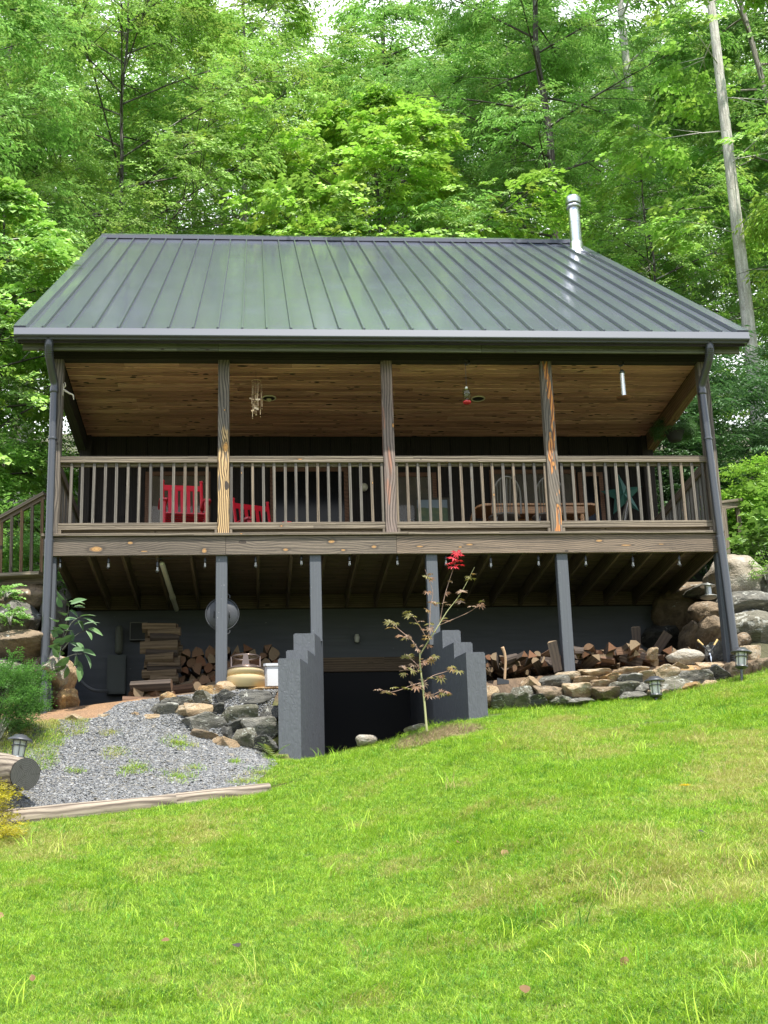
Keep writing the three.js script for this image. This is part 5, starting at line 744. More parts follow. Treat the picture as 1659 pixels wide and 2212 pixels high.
{   // barn star
  const c = at(1345, 1070, -2.62), pos = [], R = 0.33, r = 0.135, o = [0, 0, 0.07]; for (let i = 0; i < 10; i++) { const a = Math.PI / 2 + i * Math.PI / 5, b = a + Math.PI / 5, q = i % 2 ? r : R, s = i % 2 ? R : r, A = [Math.cos(a) * q, Math.sin(a) * q, 0], B = [Math.cos(b) * s, Math.sin(b) * s, 0]; pos.push(...o, ...A, ...B, 0, 0, -0.01, ...B, ...A); }
  const g = new THREE.BufferGeometry(); g.setAttribute('position', new THREE.Float32BufferAttribute(pos, 3)); g.computeVertexNormals(); const m = top('barn_star', g, std([0.018, 0.085, 0.064], { roughness: 0.55, metalness: 0.2 }), 'green metal five-pointed star leaning on the porch wall', 'star'); m.position.copy(c); m.rotation.z = 0.12;
  const pc = at(1700 / 1659 * 0 + 725, 1066, -2.68); // framed picture further along the wall
  const p = at(733 / 1 + 0, 1070, -2.68); const f = thing('framed_picture', 'small framed landscape picture on the dark porch wall', 'picture', [at(945, 1060, -2.68).x - 0.08, 1.16, WALL + 0.03]);
  part('frame', mg(...[[0, 0.19, 0.5, 0.03], [0, -0.19, 0.5, 0.03], [-0.235, 0, 0.03, 0.35], [0.235, 0, 0.03, 0.35]].map(([x, y, w, h]) => tr(new THREE.BoxGeometry(w, h, 0.025), x, y, 0))), std([0.05, 0.045, 0.03]), f);
  part('print', new THREE.BoxGeometry(0.44, 0.35, 0.008), new THREE.MeshStandardMaterial({ roughness: 0.5, map: tex(128, 96, (x, y) => { const n = fbm(x * 6, y * 9, 17, 4); return y > 0.6 + 0.1 * n ? [0.16, 0.2, 0.22] : mix3([0.03, 0.07, 0.03], [0.11, 0.13, 0.04], n); }) }), f);
  const lamp = thing('wall_lamp', 'small round cream lamp on the dark porch wall', 'lamp', [at(786, 1052, -2.66).x, at(786, 1052, -2.66).y, WALL + 0.02]); part('back_plate', cyl(0.04, 0.04, 0.02, 20).rotateX(Math.PI / 2), std([0.3, 0.28, 0.2]), lamp); part('globe', new THREE.SphereGeometry(0.06, 20, 14), std([0.5, 0.47, 0.34], { roughness: 0.3 }), lamp, [0, 0, 0.06]);
  const s = thing('wall_sconce', 'small pale lamp on the dark undercroft wall above the door', 'lamp', [at(771, 1378, -2.7).x, at(771, 1378, -2.7).y, WALL]); part('back_plate', new THREE.BoxGeometry(0.07, 0.12, 0.03), M.blackMetal, s); part('globe', lathe([[0, -0.07], [0.03, -0.06], [0.04, 0], [0.025, 0.05], [0, 0.05]], 16), std([0.5, 0.5, 0.45], { roughness: 0.3 }), s, [0, 0, 0.06]);
}
// boxes stacked inside the porch end
{ const c = [0.55, 0.38, 0.2]; [[8.02, 0.11, -0.55, 0.3, 0.22, 0.24], [8.05, 0.09, -0.95, 0.24, 0.18, 0.3]].forEach(([x, y, z, a, b, d], i) => { const t = thing('cardboard_box', ['tan box on the porch floor by the corner post', 'tan box behind the first one on the porch floor'][i], 'box', [x, 0, z]); part('carton', new THREE.BoxGeometry(a, b, d), std(c), t, [-0.12, b / 2, 0]); part('flap', new THREE.BoxGeometry(a * 0.5, 0.006, d), std([0.62, 0.45, 0.26]), t, [-0.12 - a * 0.24, b + 0.003, 0]); }); }

// ---------------------------------------------------------------- hanging things
const hookPts = (p, l = 0.16) => [V(p.x, p.y + 0.02, p.z), V(p.x, p.y + 0.015, p.z + 0.05), V(p.x + 0.05, p.y - 0.01, p.z + l * 0.6), V(p.x + 0.055, p.y - 0.06, p.z + l), V(p.x + 0.01, p.y - 0.085, p.z + l), V(p.x - 0.02, p.y - 0.07, p.z + l)];
{
  const hum = at(1008, 850, 0.12), H = thing('hummingbird_feeder', 'glass hummingbird feeder with red base hanging from a hook', 'bird feeder', [hum.x, 0, 0.12]), y = 1.79;
  part('bracket', limb(hookPts(V(0, 2.3, -0.1), 0.12).map((q) => q), [0.007, 0.007, 0.007, 0.007, 0.007, 0.006], 8, 24), M.blackMetal, H); part('wire', limb([V(0, 2.23, 0.02), V(0, y + 0.13, 0)], [0.003, 0.003], 5), M.blackMetal, H);
  part('glass_bottle', lathe([[0, -0.06], [0.03, -0.06], [0.032, -0.045], [0.02, -0.03], [0.05, 0.0], [0.055, 0.05], [0.048, 0.09], [0.02, 0.105], [0, 0.108]], 24), phy([0.8, 0.9, 0.75], { transmission: 1, thickness: 0, roughness: 0.05 }), H, [0, y, 0]);
  part('bottle_cap', cyl(0.018, 0.016, 0.03, 16), std([0.75, 0.72, 0.65]), H, [0, y + 0.115, 0]); part('red_base', lathe([[0, -0.022], [0.045, -0.02], [0.055, -0.005], [0.05, 0.01], [0, 0.014]], 24), phy([0.6, 0.04, 0.05], { roughness: 0.25, clearcoat: 0.6 }), H, [0, y - 0.075, 0]);
  const tb = at(1347, 845, 0.1), T = thing('tube_feeder', 'clear tube bird feeder with tray hanging in the last bay', 'bird feeder', [tb.x, 0, 0.1]), Y = 1.95;
  part('bracket', limb(hookPts(V(-0.03, 2.3, -0.1), 0.12), [0.007, 0.007, 0.007, 0.007, 0.007, 0.006], 8, 24), M.blackMetal, T); part('wire', limb([V(-0.02, 2.23, 0.02), V(-0.02, Y + 0.21, 0)], [0.0025, 0.0025], 5), M.blackMetal, T);
  part('tube', cyl(0.03, 0.03, 0.34, 24), phy([0.85, 0.83, 0.78], { roughness: 0.15, metalness: 0.35, clearcoat: 1 }), T, [0, Y, 0]); part('seed_fill', cyl(0.027, 0.027, 0.2, 16), std([0.42, 0.3, 0.14]), T, [0, Y - 0.06, 0.001]);
  part('cap', lathe([[0, 0.06], [0.02, 0.05], [0.036, 0.02], [0.036, 0], [0, 0]], 20), std([0.1, 0.11, 0.1], { metalness: 0.6, roughness: 0.4 }), T, [0, Y + 0.17, 0]); part('perch', limb([V(-0.085, Y - 0.03, 0), V(0.085, Y - 0.03, 0)], [0.005, 0.005], 6), std([0.45, 0.3, 0.16], { metalness: 0.8, roughness: 0.35 }), T);
  part('tray', lathe([[0, 0], [0.06, 0.0], [0.095, 0.02], [0.1, 0.022], [0.062, 0.006], [0, 0.006]], 28), std([0.5, 0.28, 0.16], { metalness: 0.9, roughness: 0.35 }), T, [0, Y - 0.185, 0]);
  const wc = at(553, 830, -0.3), C = thing('wind_chime', 'gilt wind chime of many small pieces under the porch ceiling', 'wind chime', [wc.x, 0, -0.3]), gold = std([0.66, 0.5, 0.28], { metalness: 0.85, roughness: 0.3 }), r = rng(601);
  part('hanger', limb([V(0, 2.3, 0), V(0, 2.16, 0)], [0.002, 0.002], 5), M.blackMetal, C); part('ring', new THREE.TorusGeometry(0.06, 0.004, 6, 24).rotateX(Math.PI / 2), gold, C, [0, 2.16, 0]);
  for (let i = 0; i < 16; i++) { const a = i * 2.4, d = 0.03 + 0.05 * (i % 3) / 2, x = Math.cos(a) * d, z = Math.sin(a) * d, y = 2.14 - 0.03 * (i % 5) - i * 0.019; part('strand', limb([V(x, 2.16, z), V(x, y - 0.1, z)], [0.0012, 0.0012], 4), gold, C); part('chime_rod', cyl(0.005, 0.005, 0.06 + 0.05 * r(), 8), gold, C, [x, y - 0.06, z]); part('charm', new THREE.BoxGeometry(0.05 * r() + 0.02, 0.02, 0.004), gold, C, [x, y - 0.02, z], [0, r() * 3, 0.4 * (r() - 0.5)]); part('bead', new THREE.SphereGeometry(0.008, 8, 6), gold, C, [x, y - 0.125, z]); }
  part('tail', limb([V(0, 2.1, 0), V(0, 1.7, 0)], [0.0015, 0.0015], 4), gold, C); part('tail_charm', new THREE.BoxGeometry(0.07, 0.03, 0.004), gold, C, [0, 1.79, 0], [0, 0.4, -0.2]); part('tail_bead', new THREE.SphereGeometry(0.012, 10, 8), gold, C, [0, 1.7, 0]);
  const ah = at(138, 850, 0.08), A = thing('antler_hook', 'pale curved antler hook fixed to the corner post', 'hook', [0.072, ah.y, 0.05]), horn = std([0.5, 0.45, 0.36]); part('prong', limb([V(0, 0.07, 0), V(0.03, 0.04, 0.02), V(0.08, 0.0, 0.04), V(0.13, -0.03, 0.05), V(0.14, -0.09, 0.05)], [0.012, 0.014, 0.012, 0.01, 0.005], 8, 20), horn, A); part('prong', limb([V(0, 0.08, 0), V(0.03, 0.11, 0.02), V(0.02, 0.15, 0.03)], [0.01, 0.008, 0.004], 8, 10), horn, A); part('mount', new THREE.BoxGeometry(0.012, 0.16, 0.03), horn, A, [0, 0.06, 0]);
  const bp = at(1457, 935, -1.9), B = thing('hanging_basket', 'dark hanging basket of ferny leaves at the porch end', 'hanging basket', bp); part('pot', lathe([[0, -0.12], [0.09, -0.12], [0.14, 0.03], [0.15, 0.035], [0.13, 0.04], [0, 0.02]], 24), std([0.02, 0.02, 0.02]), B);
  for (let k = 0; k < 3; k++) part('cord', limb([V(0.13 * Math.cos(k * 2.1), 0.03, 0.13 * Math.sin(k * 2.1)), V(0, 0.36, 0)], [0.002, 0.002], 4), M.blackMetal, B);
  const list = []; for (let i = 0; i < 160; i++) { const a = r() * 6.283, u = r(), d = 0.05 + 0.2 * Math.sqrt(r()), v = 0.7 + 0.6 * r(); list.push([Math.cos(a) * d * 0.7, 0.03 + 0.14 * u * (1 - d), Math.sin(a) * d * 0.7, -a, (r() - 0.5) * 0.6, 0.4 - d * 3 + (r() - 0.5), 0.22, 0.22, 0.22, 0.06 * v, 0.15 * v, 0.03 * v]); } scatter('leaves', sprays.fine, foliage, list, null, null, B);
  // wire from the porch beam end
  const L = at(1530, 1277, -0.9), D = thing('metal_lantern', 'galvanised spool-shaped feeder hanging beside the corner post', 'bird feeder', [L.x, L.y, -0.9]), zinc = std([0.4, 0.41, 0.4], { metalness: 0.8, roughness: 0.45 });
  part('body', cyl(0.045, 0.045, 0.14, 24), zinc, D); part('roof', lathe([[0, 0.12], [0.015, 0.11], [0.05, 0.085], [0.1, 0.07], [0.1, 0.064], [0, 0.07]], 28), zinc, D); part('tray', lathe([[0, -0.07], [0.08, -0.085], [0.115, -0.07], [0.118, -0.078], [0.08, -0.1], [0, -0.09]], 28), zinc, D); part('wire', limb([V(0, 0.12, 0), V(0, 0.4, 0)], [0.002, 0.002], 4), M.blackMetal, D);
}
// string of lamps under the rim
{
  const t = thing('string_lights', 'unlit string of clear lamps strung below the deck beam', 'string lights'), glass = phy([0.92, 0.92, 0.9], { transmission: 1, thickness: 0, roughness: 0.03, ior: 1.5 }), pts = [], S = 0.82;
  const xs = [[130, 1212], [234.5, 1212], [340, 1220], [443, 1211], [552, 1210], [651, 1206], [755, 1207], [858, 1206], [963, 1206], [1060, 1211], [1163, 1207], [1265, 1207], [1367, 1210], [1467, 1207]];
  const glow = std([0.8, 0.78, 0.7], { metalness: 0.6, roughness: 0.3 });
  for (const [x, y] of xs) {
    const p = at(x, y, 0.02); pts.push(p.clone().add(V(0, 0.055, 0)), V(0, 0, 0)); const b = sub('lamp', t, p.toArray());
    part('socket', lathe([[0, 0.05], [0.01, 0.05], [0.019, 0.03], [0.019, -0.02], [0.016, -0.024], [0, -0.024]], 14).scale(S, S, S), M.blackMetal, b); part('bulb', lathe([[0.013, -0.02], [0.02, -0.05], [0.029, -0.085], [0.025, -0.11], [0.012, -0.124], [0, -0.127]], 18).scale(S, S, S), glass, b); part('filament', limb([V(-0.006, -0.03, 0), V(-0.006, -0.075, 0), V(0.006, -0.075, 0), V(0.006, -0.03, 0)], [0.0022, 0.0022, 0.0022, 0.0022], 5), glow, b); part('drop_wire', limb([V(0, 0.04, 0), V(0.002, 0.09, 0)], [0.003, 0.003], 5), M.blackMetal, b);
  }
  const q = pts.filter((_, i) => i % 2 === 0), cp = []; q.forEach((p, i) => { cp.push(V(p.x, p.y + 0.02, p.z)); if (i < q.length - 1) cp.push(V((p.x + q[i + 1].x) / 2, -0.262, p.z)); }); part('cord', limb(cp, cp.map(() => 0.0035), 5, 140), M.blackMetal, t);
}
// ---------------------------------------------------------------- undercroft
{
  const a = at(350, 1209, -0.2), b = at(381, 1326, -2.5), t = thing('drain_pipe', 'white plastic drain pipe slung under the deck joists', 'pipe'); part('pipe', limb([V(a.x, -0.285, a.z), V(b.x, -0.30, b.z)], [0.032, 0.032], 18), std([0.62, 0.62, 0.58], { roughness: 0.45 }), t); part('coupling', limb([V(lerp(a.x, b.x, 0.68), -0.296, lerp(a.z, b.z, 0.68)), V(lerp(a.x, b.x, 0.74), -0.297, lerp(a.z, b.z, 0.74))], [0.04, 0.04], 18), std([0.6, 0.6, 0.56], { roughness: 0.45 }), t);
  const d = at(480, 1326, -0.13), iron = std([0.05, 0.052, 0.056], { roughness: 0.5, metalness: 0.4 }), L = thing('iron_lid', 'round black iron lid hung on the back of the grey post', 'lid', [d.x, d.y, -0.15]);
  part('dome', lathe([[0, 0.045], [0.1, 0.036], [0.17, 0.018], [0.185, 0.0], [0.205, 0.0], [0.205, -0.012], [0, -0.012]], 48).rotateX(Math.PI / 2), iron, L); part('rim', new THREE.TorusGeometry(0.2, 0.008, 8, 48), iron, L);
  for (const a2 of [1.25, -1.35]) part('loop_handle', new THREE.TorusGeometry(0.035, 0.009, 8, 20, Math.PI * 1.25).rotateZ(-0.35).rotateZ(a2 > 0 ? 0 : Math.PI).translate(0.055, a2 > 0 ? 0.215 : -0.215, 0), iron, L); for (const x of [-0.1, 0.09]) part('bracket', limb([V(x, 0.03, 0.03), V(x, 0.02, 0.055), V(x, -0.04, 0.055), V(x, -0.05, 0.03)], [0.006, 0.006, 0.006, 0.006], 6, 12), iron, L);
  const c = at(531, 1478, 0.12), D = thing('cream_drum', 'cream round drum topped by a brown ring stand beside the grey post', 'drum', [c.x, groundY(c.x, 0.1) + 0.0, 0.1]), cream = std([0.7, 0.54, 0.31], { roughness: 0.55 });
  const gy = groundY(c.x, 0.1), yt = at(531, 1447, 0.12).y - gy, R = 0.222; part('drum_body', lathe([[0, -0.02], [R * 1.02, -0.02], [R * 1.02, yt * 0.56], [R * 1.0, yt * 0.57], [0, yt * 0.57]], 40), cream, D); part('drum_collar', lathe([[0, yt * 0.585], [R * 1.0, yt * 0.585], [R * 0.97, yt * 0.98], [R * 0.94, yt], [0, yt]], 40), cream, D);
  const pew = std([0.17, 0.13, 0.115], { metalness: 0.75, roughness: 0.32 }), ys = yt; part('stand_foot', lathe([[R * 0.6, ys + 0.05], [R * 0.8, ys + 0.035], [R * 0.97, ys + 0.01], [R * 0.99, ys - 0.005], [R * 0.6, ys + 0.0]], 40), pew, D); part('stand_ring', new THREE.TorusGeometry(R * 0.72, 0.012, 10, 40).rotateX(Math.PI / 2), pew, D, [0, ys + 0.155, 0]);
  for (let k = 0; k < 4; k++) { const a3 = Math.PI / 2 + k * Math.PI / 2; part('stand_upright', prism([[-0.045, 0], [0.045, 0], [0.025, 0.135], [-0.025, 0.135]], 0.014, 'z').translate(0, 0.025, R * 0.76).rotateY(a3 - Math.PI / 2), pew, D, [0, ys, 0]); }
  const tb = at(592, 1468, 0.02), T = thing('white_tub', 'white plastic tub between the cream drum and the wing wall', 'tub', [tb.x + 0.02, groundY(tb.x, -0.1), -0.1]), wh = phy([0.6, 0.62, 0.64], { roughness: 0.35, transmission: 0.15, thickness: 0 }); part('tub_body', prism(rect(0.26, 0.2, 0.03), 0.24, 'y'), wh, T, [0, 0.12, 0]); part('lid', prism(rect(0.29, 0.23, 0.03), 0.03, 'y'), wh, T, [0, 0.255, 0]);
  const pa = at(233, 1416, -2.66), pb = at(271, 1500, -2.66), E = thing('electric_panel', 'tall grey-green metal panel box with round-topped meter on the undercroft wall', 'electric panel', [(pa.x + pb.x) / 2, 0, WALL]), gm = std([0.045, 0.055, 0.047], { roughness: 0.5 }); part('cabinet', new THREE.BoxGeometry(pb.x - pa.x, pa.y - pb.y, 0.12), gm, E, [0, (pa.y + pb.y) / 2, 0.07]); part('cabinet_door', new THREE.BoxGeometry(pb.x - pa.x - 0.03, pa.y - pb.y - 0.03, 0.01), gm, E, [0, (pa.y + pb.y) / 2, 0.136]);
  part('breather_pipe', new THREE.CapsuleGeometry(0.055, 0.3, 6, 14), std([0.1, 0.105, 0.08]), E, [0.02, pa.y + 0.22, 0.07]);
  const ba = at(282, 1346, -2.68), bb = at(318, 1383, -2.68), X = thing('wall_box', 'square framed box high on the undercroft wall', 'box', [(ba.x + bb.x) / 2, (ba.y + bb.y) / 2, WALL + 0.05]); part('box_body', new THREE.BoxGeometry(bb.x - ba.x, ba.y - bb.y, 0.1), std([0.03, 0.032, 0.03]), X); part('box_frame', mg(...[[0, 1], [0, -1], [1, 0], [-1, 0]].map(([u, v]) => tr(new THREE.BoxGeometry(u ? 0.012 : bb.x - ba.x + 0.012, v ? 0.012 : ba.y - bb.y, 0.02), u * (bb.x - ba.x) / 2, v * (ba.y - bb.y) / 2, 0.05))), std([0.16, 0.16, 0.14]), X);
  const h = [[165, 1400, -2.5], [166, 1440, -2.5], [176, 1472, -2.4], [200, 1490, -2.4], [232, 1493, -2.55]].map((q) => at(...q)); const hs = thing('conduit', 'grey bent conduit running to the electric panel', 'conduit'); part('conduit_tube', limb(h, h.map(() => 0.022), 12, 30), std([0.16, 0.165, 0.17], { roughness: 0.4 }), hs);
}
// firewood
const barkMats = [woodMat(1.2, 0.4, 256, 128, { seed: 161, rings: 20, early: [0.075, 0.053, 0.038], late: [0.03, 0.02, 0.015] }), woodMat(1.2, 0.4, 256, 128, { seed: 162, rings: 24, early: [0.15, 0.08, 0.042], late: [0.065, 0.031, 0.015] }), woodMat(1.2, 0.4, 256, 128, { seed: 163, rings: 24, early: [0.19, 0.135, 0.08], late: [0.09, 0.06, 0.033] })];
const endMats = [endGrain([0.18, 0.105, 0.055], [0.1, 0.05, 0.025], 311), endGrain([0.22, 0.16, 0.095], [0.13, 0.085, 0.045], 312), endGrain([0.17, 0.075, 0.032], [0.09, 0.04, 0.018], 313)];
const splitGeos = (() => {
  const r = rng(701), a = []; for (let k = 0; k < 8; k++) {
    const R = 0.06 + 0.022 * r(), type = k % 4; let o; if (type === 0) o = [[-R, -R * 0.55], [R * 0.9, -R * 0.7], [R * 0.7, R * 0.3], [R * 0.1, R * 0.9], [-R * 0.7, R * 0.4]]; else if (type === 1) o = [[-R, -R * 0.5], [R, -R * 0.5], [R * 0.15, R * 0.95]]; else if (type === 2) o = [...Array.from({ length: 7 }, (_, i) => { const q = -Math.PI / 2 + i / 6 * Math.PI * 0.95; return [R * Math.cos(q) * 1.1, R * Math.sin(q)]; }), [-R * 0.35, R * 0.2], [-R * 0.3, -R * 0.5]]; else o = ngon(R * 0.85, 9, R * 0.8);
    o = o.map(([x, y]) => [x * (0.9 + 0.25 * r()), y * (0.9 + 0.25 * r())]); const L = 0.36 + 0.08 * r(), g = prism(o, L, 'z', r(), r(), true), uv = g.attributes.uv, gr = g.groups[1]; for (let i = gr.start; i < gr.start + gr.count; i++) { const p = g.attributes.position; uv.setXY(i, 0.5 + p.getX(i) * 4.5, 0.5 + p.getY(i) * 4.5); }
    const p = g.attributes.position; for (let i = 0; i < p.count; i++) { const z = p.getZ(i); p.setX(i, p.getX(i) * (1 + 0.12 * Math.sin(k + z * 9)) + 0.01 * Math.sin(z * 7 + k)); p.setY(i, p.getY(i) * (1 + 0.1 * Math.cos(k * 2 + z * 8))); } g.computeVertexNormals(); a.push(g);
  } return a;
})();
{
  const r = rng(711);
  const log = (name, label, group, p, rot, k, side, s = 1) => { const m = top(name, splitGeos[k % 8], [barkMats[side], endMats[(k + side) % 3]], label, 'firewood', group); m.position.copy(p); m.rotation.set(...rot, 'YXZ'); m.scale.setScalar(s); return m; };
  // tumbled heap behind the low wall
  for (let i = 0; i < 270; i++) {
    const u = r(), x = 5.0 + u * 2.75, z = 0.02 - 1.2 * Math.pow(r(), 0.85), hgt = 0.15 * smooth(4.85, 5.4, x) * smooth(8.1, 7.2, x) * (0.55 + 0.45 * smooth(0.3, -0.7, z)) + 0.1, lay = r(), y = groundY(x, Math.min(z, 0.1)) + 0.05 + hgt * (0.25 + 0.75 * lay);
    if (Math.abs(x - 6.22) < 0.1 && z > -0.25) continue;
    log('split_log', 'split firewood log lying in the tumbled heap behind the low stone wall', 'firewood heaped behind the low wall', V(x, y, z), [(r() - 0.5) * 0.7, (r() - 0.5) * 2.6, r() * 6.28], [0, 1, 2, 4, 5, 6, 1, 5][Math.floor(r() * 8)], r() < 0.4 ? 0 : r() < 0.6 ? 1 : 2, 0.55 + 0.35 * r());
  }
  for (const [px, py, z, rz, l] of [[1196, 1418, 0.16, 0.35, 'weathered log standing on end against the grey post'], [1424, 1392, -0.5, -0.5, 'log leaning up out of the heap near the rounded boulder'], [1372, 1385, -0.7, 0.2, 'broad split log standing upright at the back of the heap']]) log('upright_log', l, null, at(px, py, z), [0, 0, 0], 1, 0, 1.0).rotation.set(-Math.PI / 2 + 0.35, 0.3, rz, 'ZYX');
  // crosswise column of splits at the end of the stack
  const ca = at(318, 1480, -1.55), n = 12; for (let i = 0; i < n; i++) { const y = ca.y + 0.0 + i * 0.068, L = 0.9 + 0.3 * r(); log('stacked_log', 'split log laid level in the column at the end of the woodstack', 'logs in the end column of the woodstack', V(1.24 + (r() - 0.5) * 0.08, y, -1.5), [0, Math.PI / 2 + (r() - 0.5) * 0.15, (r() - 0.5) * 0.4 + (i % 2) * Math.PI], i + 1, i % 3 === 0 ? 0 : 2, L); log('stacked_log', 'split log laid level in the column at the end of the woodstack', 'logs in the end column of the woodstack', V(1.24 + (r() - 0.5) * 0.08, y + 0.01, -1.66), [0, Math.PI / 2 + (r() - 0.5) * 0.1, (i % 2) * Math.PI], i + 4, 2, L); }
  // the stack behind: log ends facing out
  for (let row = 0; row < 8; row++) for (let i = 0; i < 13; i++) { const x = 1.5 + i * 0.128 + (row % 2) * 0.06 + (r() - 0.5) * 0.03, lim = 8 - 4.5 * smooth(2.4, 3.1, x) - (r() < 0.3 ? 1 : 0); if (row > lim) continue; log('stacked_log', 'log with its sawn end facing out in the woodstack by the drum', 'logs in the woodstack by the drum', V(x, leftTerrace(x) + 0.06 + row * 0.106 + (r() - 0.5) * 0.02, -1.75 + (r() - 0.5) * 0.16), [0, (r() - 0.5) * 0.2, r() * 6.28], Math.floor(r() * 8), Math.floor(r() * 3), 0.9 + 0.15 * r()); }
  // short splits and bark slab at the foot
  [[318, 1500, -0.55, 0.5], [345, 1504, -0.5, 1.2], [300, 1515, -0.35, 1.45], [330, 1522, -0.25, 1.5], [288, 1505, -0.6, 0.2], [410, 1480, -0.9, 0.3], [440, 1476, -0.9, 0.0], [455, 1484, -0.7, 0.6], [395, 1490, -0.8, 0.9], [425, 1488, -0.6, 0.1]].forEach(([x, y, z, t], i) => log('loose_split', 'short split log lying loose on the gravel before the woodstack', 'loose splits before the woodstack', at(x, y, z), [0, t + 0.3 * r(), r() * 0.6], i + 2, 1 + i % 2, 0.95));
  const bs = at(318, 1487, -0.45); const slab = log('bark_slab', 'thick bark-covered log lying on the loose splits', null, bs.add(V(0.05, 0.03, 0)), [0, 1.4, 0.2], 3, 0, 1.25);
  // long-handled axe and loppers
  const A = thing('axe', 'pale wooden axe handle standing in front of the firewood', 'axe'), w = [[1090, 1470], [1091, 1450], [1092, 1430], [1090, 1412], [1085, 1398]].map(([x, y]) => at(x, y, 0.3)); part('handle', limb(w, [0.015, 0.015, 0.015, 0.017, 0.021], 12, 20), woodMat(1, 0.2, 256, 64, { seed: 171, rings: 30, early: [0.5, 0.34, 0.2], late: [0.36, 0.22, 0.12] }), A); part('axe_head', prism([[-0.09, -0.03], [0.05, -0.02], [0.05, 0.02], [-0.09, 0.05]], 0.03, 'z'), M.blackMetal, A, w[0].clone().add(V(0, -0.02, 0)).toArray());
  const lp = at(1533, 1413, 0.1), Lp = thing('loppers', 'open garden loppers with tan grips propped on the dark stone', 'loppers', lp), grip = std([0.45, 0.31, 0.12]); for (const s of [-1, 1]) { part('handle', limb([V(0, 0, 0), V(s * 0.05, 0.08, 0), V(s * 0.11, 0.15, -0.02)], [0.008, 0.01, 0.01], 8, 10), M.blackMetal, Lp); part('grip', limb([V(s * 0.07, 0.11, -0.01), V(s * 0.125, 0.185, -0.03)], [0.014, 0.013], 10), grip, Lp); part('blade', prism([[0, 0], [0.014, -0.04], [0.004, -0.1], [-0.006, -0.04]], 0.005, 'z').scale(s, 1, 1), M.steel, Lp, [s * 0.008, 0, 0]); } part('pivot', cyl(0.012, 0.012, 0.02, 12).rotateX(Math.PI / 2), M.steel, Lp);
}
// solar path lanterns
function lantern(label, foot, tilt, scale = 1, h = 0.2) {
  const t = thing('path_lantern', label, 'lantern', foot, 0, 'solar path lanterns'); t.rotation.z = tilt; t.scale.setScalar(scale); const blk = phy([0.04, 0.042, 0.047], { roughness: 0.4, clearcoat: 0.3 }), y = h;
  part('stake', limb([V(0, -0.1, 0), V(0, y, 0)], [0.008, 0.015], 10), blk, t); part('collar', lathe([[0, 0], [0.03, 0], [0.062, 0.018], [0.066, 0.03], [0, 0.03]], 24), blk, t, [0, y, 0]);
  part('diffuser', cyl(0.045, 0.054, 0.13, 24), phy([0.72, 0.74, 0.7], { roughness: 0.35, transmission: 0.4, thickness: 0 }), t, [0, y + 0.095, 0]); for (let k = 0; k < 6; k++) { const a = k * Math.PI / 3 + 0.3; part('bar', limb([V(0.053 * Math.cos(a), y + 0.03, 0.053 * Math.sin(a)), V(0.062 * Math.cos(a), y + 0.165, 0.062 * Math.sin(a))], [0.004, 0.004], 5), blk, t); }
  part('band', lathe([[0.06, 0.118], [0.066, 0.118], [0.066, 0.126], [0.06, 0.126]], 24), blk, t, [0, y, 0]); part('cap', lathe([[0, 0.215], [0.05, 0.213], [0.062, 0.2], [0.1, 0.178], [0.106, 0.165], [0.1, 0.16], [0, 0.165]], 28), blk, t, [0, y, 0]); return t;
}
{ const a = at(1600, 1448, 0.85); lantern('black path lantern on a tall stake by the downpipe foot', V(a.x, groundY(a.x, 0.85), 0.85), -0.08, 1.18, 0.12); const b = at(1417, 1498, 0.85); lantern('black path lantern in the grass before the low stone wall', V(b.x, groundY(b.x, 0.85), 0.85), 0.02, 1.15, 0.03); const c = at(14, 1665, 2.75); lantern('black path lantern half hidden behind the cut log', V(c.x, groundY(c.x, 2.3) - 0.05, 2.3), -0.1, 1.2, 0.22); }
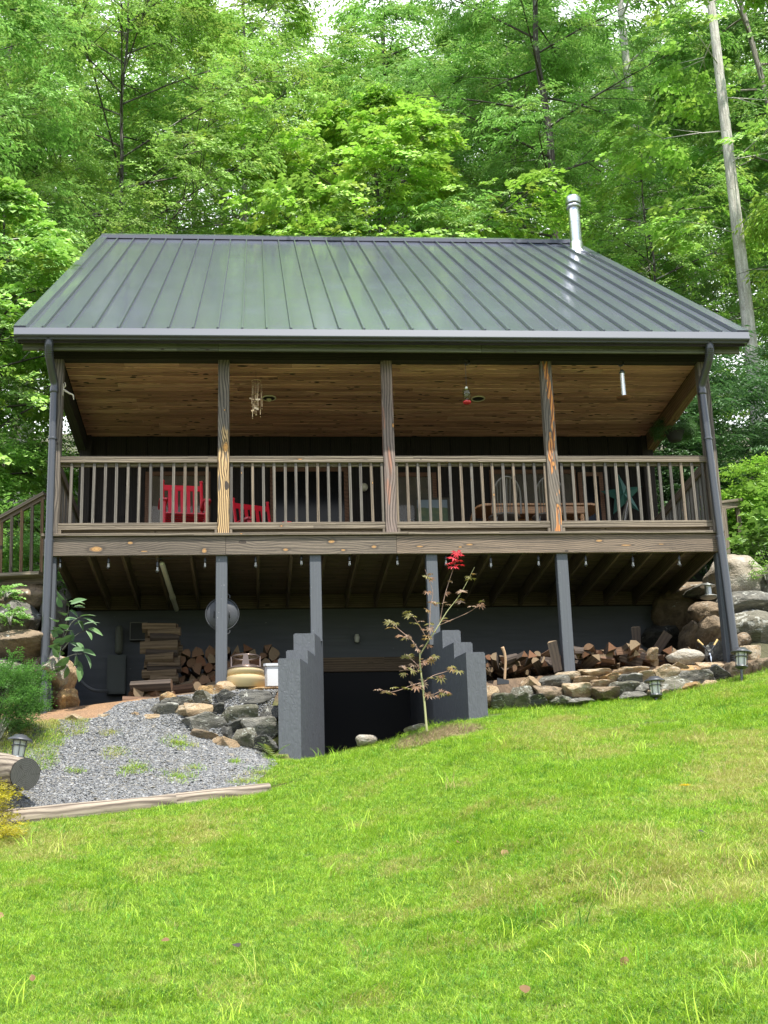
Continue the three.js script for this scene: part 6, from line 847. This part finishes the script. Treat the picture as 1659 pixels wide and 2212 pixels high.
// fallen leaves, dandelion, dug hollow
{
  const g = leafGeo(0.1, 0.07), r = rng(801), cols = [[0.12, 0.065, 0.02], [0.03, 0.023, 0.016], [0.19, 0.12, 0.045]].map((c) => std(c, { side: THREE.DoubleSide })), D = [[1085, 1852, 2, 'curled tan leaf lying on the lawn below the maple', 1.2], [1510, 1812, 1, 'small dark leaf on the sunny lawn', 0.8], [515, 2065, 1, 'dark curled leaf near the bottom edge of the lawn', 1.0], [1137, 2170, 0, 'brown leaf at the bottom edge of the lawn', 1.0], [366, 2048, 0, 'small orange-brown leaf in the lower lawn', 0.7], [70, 2140, 0, 'orange leaf in the bottom corner of the lawn', 0.7], [1355, 2090, 2, 'pale brown leaf in the lower lawn', 0.8], [8, 1995, 2, 'brown leaf at the side edge of the lawn', 0.9], [1127, 1605, 1, 'small dark leaf on the bank below the stone wall', 0.7], [988, 1835, 0, 'small brown leaf in the middle of the lawn', 0.7]];
  const onLawn = (px, py) => { let lo = 0.7, hi = 14; for (let k = 0; k < 40; k++) { const z = (lo + hi) / 2, p = at(px, py, z); if (p.y > groundY(p.x, z)) hi = z; else lo = z; } const p = at(px, py, lo); return V(p.x, groundY(p.x, lo), lo); };
  for (const [x, y, c, l, s] of D) { const p = onLawn(x, y), m = top('fallen_leaf', g, cols[c], l, 'leaf', 'fallen leaves on the lawn'); m.position.copy(p); m.position.y += 0.05; m.scale.setScalar(s * 0.75); m.rotation.set(0.3 + r() * 0.7, r() * 6.28, (r() - 0.5)); }
  const p = onLawn(1480, 1718), d = thing('dandelion', 'single yellow dandelion flower in the sunny lawn', 'flower', p); part('stalk', limb([V(0, 0, 0), V(0.005, 0.07, 0)], [0.002, 0.002], 6), colored([0.2, 0.3, 0.08]), d); const pet = []; for (let k = 0; k < 26; k++) { const a = k * 2.4, l = 0.012 + 0.012 * (k % 3) / 2; pet.push(new THREE.BoxGeometry(l * 2, 0.0015, 0.004).translate(l, 0, 0).rotateZ(0.5 - 0.2 * (k % 3)).rotateY(a)); } part('flower_head', mg(pet), std([0.75, 0.5, 0.01]), d, [0.005, 0.072, 0]);
}
renderer.render(scene, camera);
